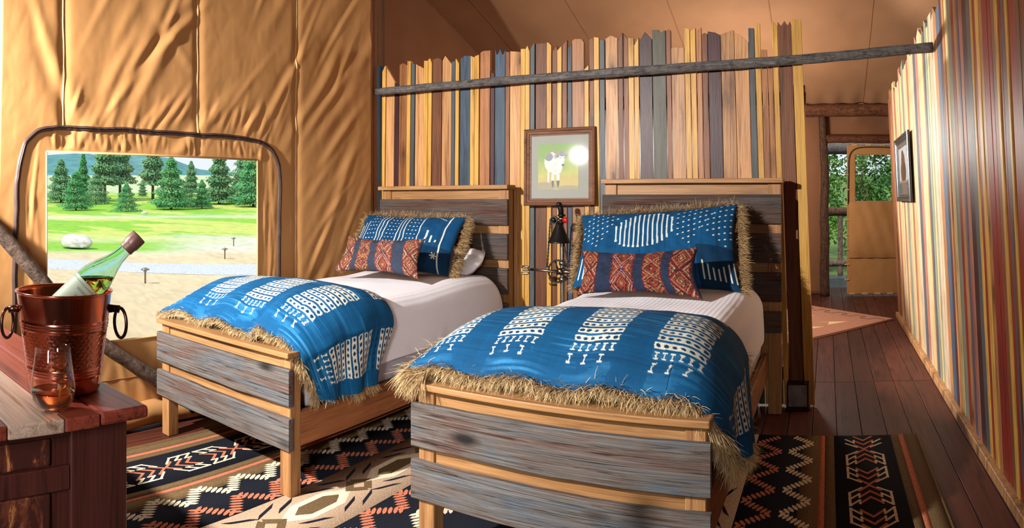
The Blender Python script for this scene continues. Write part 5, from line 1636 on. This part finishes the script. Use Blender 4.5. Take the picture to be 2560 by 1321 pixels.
LABELM = plain('pale_bottle_label', lin(104, 112, 98), 0.6, 0, 0.3, 0.06, 200)
a = np.linspace(math.radians(-115), math.radians(115), 40)
view = Mb.to_3x3().inverted() @ (Vector((0, 0, H)) - bbot)
va = math.atan2(view.y, view.x) + 0.35
def band(name, z0, z1, rr, a0, a1, mat, n=40, par=None):
    a = np.linspace(a0, a1, n) + va
    V = [tuple(Mb @ Vector((rr * math.cos(t), rr * math.sin(t), z))) for t in a for z in (z0, z1)]
    return mesh(name, V, gridF(n, 2), mat, par or bo, True)
lab = band('bottle_label', 0.055, 0.160, 0.0384, -1.9, 1.9, LABELM)
DKL = plain('label_print', lin(70, 92, 78), 0.6, 0, 0.3, 0.1, 100)
for z0, z1, a0, a1 in ((0.150, 0.153, -1.8, 1.8), (0.062, 0.065, -1.8, 1.8), (0.10, 0.125, -0.5, -0.3), (0.095, 0.13, -0.12, 0.12), (0.10, 0.125, 0.3, 0.5), (0.135, 0.141, -0.7, 0.7), (0.075, 0.085, -0.6, 0.6)):
    band('label_mark', z0, z1, 0.0387, a0, a1, DKL, 16, lab)
CAPM = plain('brown_bottle_foil', lin(92, 62, 56), 0.4, 0.2, 0.5, 0.15, 120)
cp = [(0.0150, 0.278)] + [(0.0163 + (0.0006 if k % 2 else 0), 0.280 + 0.0018 * k) for k in range(8)] + [(0.0182, 0.296), (0.0186, 0.298), (0.0186, 0.321), (0.0175, 0.3245), (0.0, 0.3255)]
lathe('screw_cap', cp, CAPM, bo, 40, Mb)

# stemless wine glass
GL = Vector((-1.352, 0.566, TZ))
gl = empty('stemless_wine_glass', tuple(GL), 'stemless glass with a little wine in front of the copper bucket', 'glass')
CLEAR = clear_sheet('clear_drinking_glass', (0.985, 0.985, 0.985, 1), rough=0.01)
Mg = Matrix.Translation(GL)
go = [(0, 0.002), (0.020, 0.0), (0.026, 0.002), (0.036, 0.010), (0.046, 0.028), (0.0505, 0.048), (0.0500, 0.062), (0.0465, 0.088), (0.0425, 0.115), (0.0395, 0.143), (0.0392, 0.1445)]
gi = [(0.0385, 0.1445), (0.0413, 0.115), (0.0453, 0.088), (0.0488, 0.062), (0.0493, 0.048), (0.0446, 0.029), (0.034, 0.013), (0.02, 0.008), (0, 0.0075)]
lathe('glass_bowl', go + gi, CLEAR, gl, 56, Mg)
wl = [(0, 0.008)] + [(0.02, 0.0085), (0.034, 0.0135), (0.0444, 0.0293), (0.0489, 0.045), (0.0491, 0.048), (0, 0.048)]
lathe('wine', wl, glass_mat('amber_wine', lin(214, 176, 110), 0.0, 1.33), gl, 56, Mg)

# ------------------------------------------------------------------ outdoors
def terrain_z(r):
    return np.where(r < 60, -0.25 + 0 * r, -0.25 + 2.6 * smooth01((r - 60) / 70) + np.clip(r - 130, 0, None) * 0.05)


na, nr_ = 420, 240
az_ = np.linspace(-1.95, 0.55, na); rr_ = 3.3 * (420 / 3.3) ** np.linspace(0, 1, nr_)
A_, R_ = np.meshgrid(az_, rr_, indexing='ij')
Xg, Yg = R_ * np.sin(A_), R_ * np.cos(A_)
Zg = terrain_z(R_) + np.clip(R_ / 40, 0, 1) * 0.06 * fbm(Xg * 0.2, Yg * 0.2, 80, 3)
gr1 = np.array(lin(134, 186, 62)[:3]); gr2 = np.array(lin(186, 198, 104)[:3]); dirt = np.array(lin(206, 188, 156)[:3]); pale = np.array(lin(204, 204, 190)[:3]); sage = np.array(lin(184, 196, 160)[:3])
nz1 = fbm(Xg * 0.10 + 3, Yg * 0.35, 81, 4); nz2 = fbm(Xg * 1.5, Yg * 1.5, 82, 3)
fine = fbm(A_ * 160, np.log(R_) * 60, 83, 3)
C = np.where((nz1 > -0.05)[..., None], gr1, gr2)
k_d = smooth01((30 - R_ + 9 * nz1) / 8)[..., None]
C = C * (1 - k_d) + pale * k_d
k_d = smooth01((21 - R_ + 3 * nz1) / 3)[..., None]
C = C * (1 - k_d) + dirt * k_d
stripe = np.exp(-((R_ - 58 - 14 * (A_ + 1)) / 5) ** 2)[..., None]
C = C * (1 - 0.7 * stripe) + pale * 0.7 * stripe
k_g = (smooth01((R_ - 17.5) / 2) * smooth01((25 - R_) / 3) * smooth01((-0.93 - A_) / 0.12))[..., None]
C = C * (1 - k_g) + gr1 * k_g
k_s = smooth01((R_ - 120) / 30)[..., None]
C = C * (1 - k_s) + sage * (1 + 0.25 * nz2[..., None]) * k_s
C = np.clip(C * (1 + 0.22 * fine[..., None] + 0.06 * nz2[..., None]), 0, 1)
# bedded leaf-green ground on the wooded side behind the entry
wood_side = smooth01((A_ + 0.45) / 0.1)[..., None]
C = C * (1 - wood_side) + np.array(lin(92, 116, 58)[:3]) * wood_side
GROUNDM = cloth_attr('meadow_ground', 0.95, bump=0.0, dim=0.1)
tag(mesh('ground', np.stack([Xg, Yg, Zg], -1).reshape(-1, 3), gridF(na, nr_)[:, ::-1], GROUNDM, None, True, col=C.reshape(-1, 3)), kind='structure')

# pale gravel path curving across the yard
GRAV = plain('pale_gravel', lin(188, 194, 206), 0.95, 0, 0.1, 0.35, 26, 0.6)
pc = [(-14.5, 5.5), (-12.6, 7.0), (-11.2, 8.2), (-10.0, 9.8), (-9.3, 11.6), (-9.4, 13.6), (-9.9, 15.5)]
pc = np.array(pc); tt = np.linspace(0, len(pc) - 1, 70)
px_, py_ = [np.interp(tt, range(len(pc)), pc[:, k]) for k in (0, 1)]
for _ in range(12):
    for q_ in (px_, py_): q_[1:-1] = (q_[:-2] + 2 * q_[1:-1] + q_[2:]) / 4
tx, ty = np.gradient(px_), np.gradient(py_); q_ = np.hypot(tx, ty); tx, ty = tx / q_, ty / q_
Vp = []
for kx in np.linspace(-1, 1, 9):
    wv = 1.05 + 0.15 * fbm(tt * 0.7, tt * 0 + kx, 84, 2)
    Vp.append(np.stack([px_ - ty * kx * wv, py_ + tx * kx * wv, np.full_like(px_, -0.214) - 0.03 * kx * kx], -1))
tag(mesh('path', np.stack(Vp, 1).reshape(-1, 3), gridF(70, 9), GRAV, None, True), kind='structure')

# hills
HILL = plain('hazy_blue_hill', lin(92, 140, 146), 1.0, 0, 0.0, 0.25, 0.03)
HILL2 = plain('sage_slope', lin(160, 182, 140), 1.0, 0, 0.0, 0.25, 0.06)
for nm, r0, base_h, amp, m, sd, back in (('hill_ridge', 1200, 112, 20, HILL, 90, 500), ):
    a = np.linspace(-1.9, -0.3, 180); v = np.linspace(0, 1, 12)
    Ah, Vh = np.meshgrid(a, v, indexing='ij')
    top = base_h + amp * fbm(Ah * 5 + 2, Ah * 0, sd, 4) - 40 * smooth01((Ah + 1.03) / 0.12)
    Rh = r0 + back * Vh
    tag(mesh(nm, np.stack([Rh * np.sin(Ah), Rh * np.cos(Ah), top * np.sin(Vh * math.pi * 0.5) ** 0.7 + 6 * fbm(Ah * 30, Vh * 5, sd + 1, 3) * Vh], -1).reshape(-1, 3), gridF(180, 12), m, None, True), kind='structure')

FOL = [cloth_attr('conifer_needles', 0.8, bump=0.0, dim=0.0), cloth_attr('shrub_leaves', 0.7, bump=0.0, dim=0.0)]
TRUNK = plain('tree_bark', lin(96, 78, 62), 0.9, 0, 0.1, 0.3, 20)


def conifer(az, hgt, r, wfac, label, sd, col=((44, 92, 52), (98, 146, 74)), openness=0.0):
    """az bearing, hgt metres tall, r metres away"""
    x, y = r * math.sin(az), r * math.cos(az)
    z0 = float(terrain_z(np.array(r)))
    hgt = hgt * 1.1
    t = empty('conifer_tree', (x, y, z0), label, 'tree', 'conifers across the meadow')
    tube('trunk', [(x, y, z0 - 0.1), (x + 0.02, y, z0 + hgt * 0.5), (x, y, z0 + hgt * 0.96)], [hgt * 0.026, hgt * 0.016, hgt * 0.004], TRUNK, t, 8)
    rg = np.random.default_rng(sd)
    n = 4200
    f = rg.uniform(0.0, 1, n) ** 1.25
    f = 0.06 + 0.20 * openness + (0.94 - 0.2 * openness) * f
    lobes = 1 + 0.28 * np.sin(f * 34 + sd) + 0.2 * rg.normal(size=n) * 0.5
    R = wfac * hgt * (1 - f) ** 0.72 * lobes * np.sqrt(rg.uniform(0.12, 1, n)) + 0.01 * hgt
    a = rg.uniform(0, 2 * np.pi, n)
    a += 0.0
    P = np.stack([x + R * np.cos(a), y + R * np.sin(a), z0 + f * hgt - 0.10 * R], -1)
    s = hgt * 0.030 * rg.uniform(0.5, 1.2, n)
    out = np.stack([np.cos(a), np.sin(a), -0.25 + 0.4 * rg.normal(size=n)], -1)
    side = np.stack([-np.sin(a), np.cos(a), 0.4 * rg.normal(size=n)], -1)
    V = np.stack([P - out * s[:, None] * 0.3 - side * s[:, None] * 0.55, P + out * s[:, None], P - out * s[:, None] * 0.3 + side * s[:, None] * 0.55, P + np.array([0, 0, 1]) * s[:, None] * 0.7], 1).reshape(-1, 3)
    b = (np.arange(n) * 4)[:, None]
    F = np.concatenate([b + np.array([[0, 1, 3]]), b + np.array([[1, 2, 3]])])
    k = rg.uniform(0, 1, n)
    c0, c1 = np.array(lin(*col[0])[:3]), np.array(lin(*col[1])[:3])
    C = np.repeat(c0 * (1 - k[:, None]) + c1 * k[:, None], 4, axis=0)
    mesh('foliage', V, F, FOL[0], t, False, col=C)
    return t


def bear(px): return (px - 2070) / 1650


TR = [  # pixel-bearing, distance, height, width factor, label
 (208, 120, 7.0, 0.17, 'slim conifer standing alone above the scrub at the left of the window'),
 (240, 88, 3.6, 0.50, 'wide bushy juniper at the left edge of the window view', ),
 (152, 84, 5.0, 0.36, 'dark conifer cut by the left frame of the window'),
 (190, 82, 4.4, 0.42, 'low round juniper third from the left in the meadow row'),
 (262, 95, 8.6, 0.26, 'tall pine left of the bare trunked pine'),
 (300, 92, 8.2, 0.25, 'bare trunked tall pine left of centre in the window'),
 (316, 78, 3.1, 0.48, 'bright green round juniper at the front of the meadow row'),
 (382, 98, 8.4, 0.24, 'tall open pine with a visible trunk near the window centre'),
 (356, 100, 2.2, 0.30, 'tiny conifer sapling between the two tall pines'),
 (428, 84, 6.0, 0.38, 'broad dark spruce right of the window centre'),
 (466, 82, 2.8, 0.52, 'low juniper at the right foot of the broad spruce'),
 (478, 115, 5.2, 0.24, 'small slim conifer on the pale slope'),
 (505, 86, 3.4, 0.34, 'pale green juniper beside the tall right spruce'),
 (548, 88, 7.0, 0.26, 'tall narrow spruce under the white sky gap'),
 (612, 84, 6.0, 0.42, 'large full spruce at the right edge of the window'),
 (634, 90, 7.4, 0.36, 'spruce half hidden by the right frame of the window')]
for i, (px, r, hgt, wf, lb) in enumerate(TR):
    kf = 1 + 0.09 * ((i * 7) % 3 - 1)
    conifer(bear(px), hgt * kf, r * kf, wf, lb, 200 + i, ((62, 122, 92), (132, 176, 120)) if i % 3 else ((50, 126, 84), (108, 178, 108)), openness=1.0 if 'trunk' in lb else 0.0)


def rock(name, loc, sc, label, sd, group=None):
    bm = bmesh.new(); bmesh.ops.create_icosphere(bm, subdivisions=4, radius=1)
    for v in bm.verts:
        c = v.co
        n1 = float(fbm(np.array([c.x * 1.3 + 4 + c.z]), np.array([c.y * 1.3 + sd]), sd, 4)[0])
        v.co = c * (1 + 0.42 * n1)
        v.co = Vector((v.co.x * sc[0], v.co.y * sc[1], max(v.co.z, -0.35) * sc[2])) + Vector(loc)
    o = from_bm(name, bm, plain(name + '_stone', lin(206, 204, 202), 0.9, 0, 0.1, 0.22, 5, 0.5), None, True)
    return tag(o, label, 'rock', group)


r_ = 20.0; a = bear(192)
rock('boulder', (r_ * math.sin(a), r_ * math.cos(a), -0.10), (0.66, 0.42, 0.27), 'long pale boulder lying on the dirt outside the window', 5)
r_ = 62.0; a = bear(362)
rock('boulder', (r_ * math.sin(a), r_ * math.cos(a), -0.05), (0.32, 0.30, 0.22), 'tiny white stone far out in the green meadow', 6)
for i, (px, r, lb) in enumerate(((363, 11.6, 'path light standing in front of the gravel path'), (562, 16.4, 'path light at the bend of the gravel path'), (584, 21.0, 'farthest little path light beyond the gravel path'))):
    a = bear(px); x, y = r * math.sin(a), r * math.cos(a)
    t = empty('path_light', (x, y, -0.25), lb, 'path light', 'solar path lights')
    Mx = Matrix.Translation((x, y, -0.25))
    lathe('stake', [(0, 0), (0.016, 0), (0.016, 0.20), (0.03, 0.205), (0.03, 0.24), (0, 0.24)], STEEL, t, 10, Mx)
    lathe('light_cap', [(0.03, 0.235), (0.075, 0.235), (0.08, 0.25), (0.03, 0.275), (0, 0.28)], STEEL, t, 14, Mx)

# wooded side seen through the entry: deck, rail and shrubs
deck = empty('porch_deck', (0.3, 9.6, 0), kind='structure')
for k in range(14):
    box('deck_board', -0.9 + 0.15 * k, -0.9 + 0.15 * k + 0.142, 8.47, 10.9, -0.06, -0.02, W_GRAY, deck, 0.003)
rail = empty('porch_railing', (0.3, 10.8, -0.02), 'log porch railing seen through the tent entry', 'railing')
log('top_rail', (-1.0, 10.75, 1.02), (1.8, 10.75, 1.03), 0.075, 0.07, BARK_DARK, rail, 61, 0.02)
log('bottom_rail', (-1.0, 10.75, 0.18), (1.8, 10.75, 0.18), 0.06, 0.06, BARK, rail, 62, 0.02)
for x in (-0.55, 0.20, 0.95):
    log('baluster', (x, 10.75, 0.0), (x, 10.75, 1.0), 0.045, 0.04, BARK, rail, 63 + int(x * 10), 0.015)
log('porch_beam', (-1.2, 10.6, 2.05), (2.2, 10.6, 2.05), 0.10, 0.10, BARK_POLE, rail, 66, 0.02)
log('porch_post', (1.75, 10.75, -0.02), (1.75, 10.75, 2.0), 0.07, 0.07, BARK, rail, 67, 0.02)


def shrub(name, x, y, z0, hgt, rad_, sd, label, col, n=7000):
    t = empty(name, (x, y, z0), label, 'tree', 'leafy trees behind the entry')
    tube('trunk', [(x, y, z0), (x + .05, y, z0 + hgt * .4), (x, y + .05, z0 + hgt * .8)], [0.08, 0.06, 0.02], TRUNK, t, 8)
    rg = np.random.default_rng(sd)
    D = rg.normal(size=(n, 3)); D /= np.linalg.norm(D, axis=1)[:, None]
    P = D * rg.uniform(0.45, 1.0, n)[:, None] ** 0.5 * (1 + 0.25 * np.sin(D[:, :1] * 7 + sd) * np.cos(D[:, 2:] * 6))
    P = P * np.array([rad_, rad_, hgt * 0.5]) + np.array([x, y, z0 + hgt * 0.55])
    s = 0.06 * rg.uniform(0.5, 1.2, n)
    a = rg.normal(size=(n, 3)); b = rg.normal(size=(n, 3))
    a /= np.linalg.norm(a, axis=1)[:, None]; b = np.cross(a, b); b /= np.linalg.norm(b, axis=1)[:, None]
    V = np.stack([P - a * s[:, None], P + b * s[:, None] * .5, P + a * s[:, None], P - b * s[:, None] * .5], 1).reshape(-1, 3)
    F = np.arange(n * 4).reshape(-1, 4)
    k = rg.uniform(0, 1, n)[:, None]
    C = np.repeat(np.array(lin(*col[0])[:3]) * (1 - k) + np.array(lin(*col[1])[:3]) * k, 4, axis=0)
    mesh('foliage', V, F, FOL[1], t, False, col=C)


GRN = ((40, 92, 36), (130, 176, 76))
shrub('leafy_tree', -0.75, 13.4, -0.25, 3.6, 1.05, 301, 'leafy tree seen through the gap left of the door flap', GRN)
shrub('leafy_tree', 1.45, 13.8, -0.25, 3.9, 1.05, 302, 'leafy tree seen through the door flap window', ((34, 84, 40), (110, 160, 80)))
shrub('leafy_tree', 0.6, 17.5, -0.25, 5.2, 1.5, 303, 'taller tree behind the two porch trees', ((30, 76, 44), (96, 150, 84)))
shrub('leafy_tree', -2.6, 17.0, -0.25, 5.0, 1.5, 304, 'tree standing left of the porch trees', GRN)
shrub('leafy_tree', 3.9, 17.0, -0.25, 5.0, 1.5, 305, 'tree standing right of the porch trees', GRN)
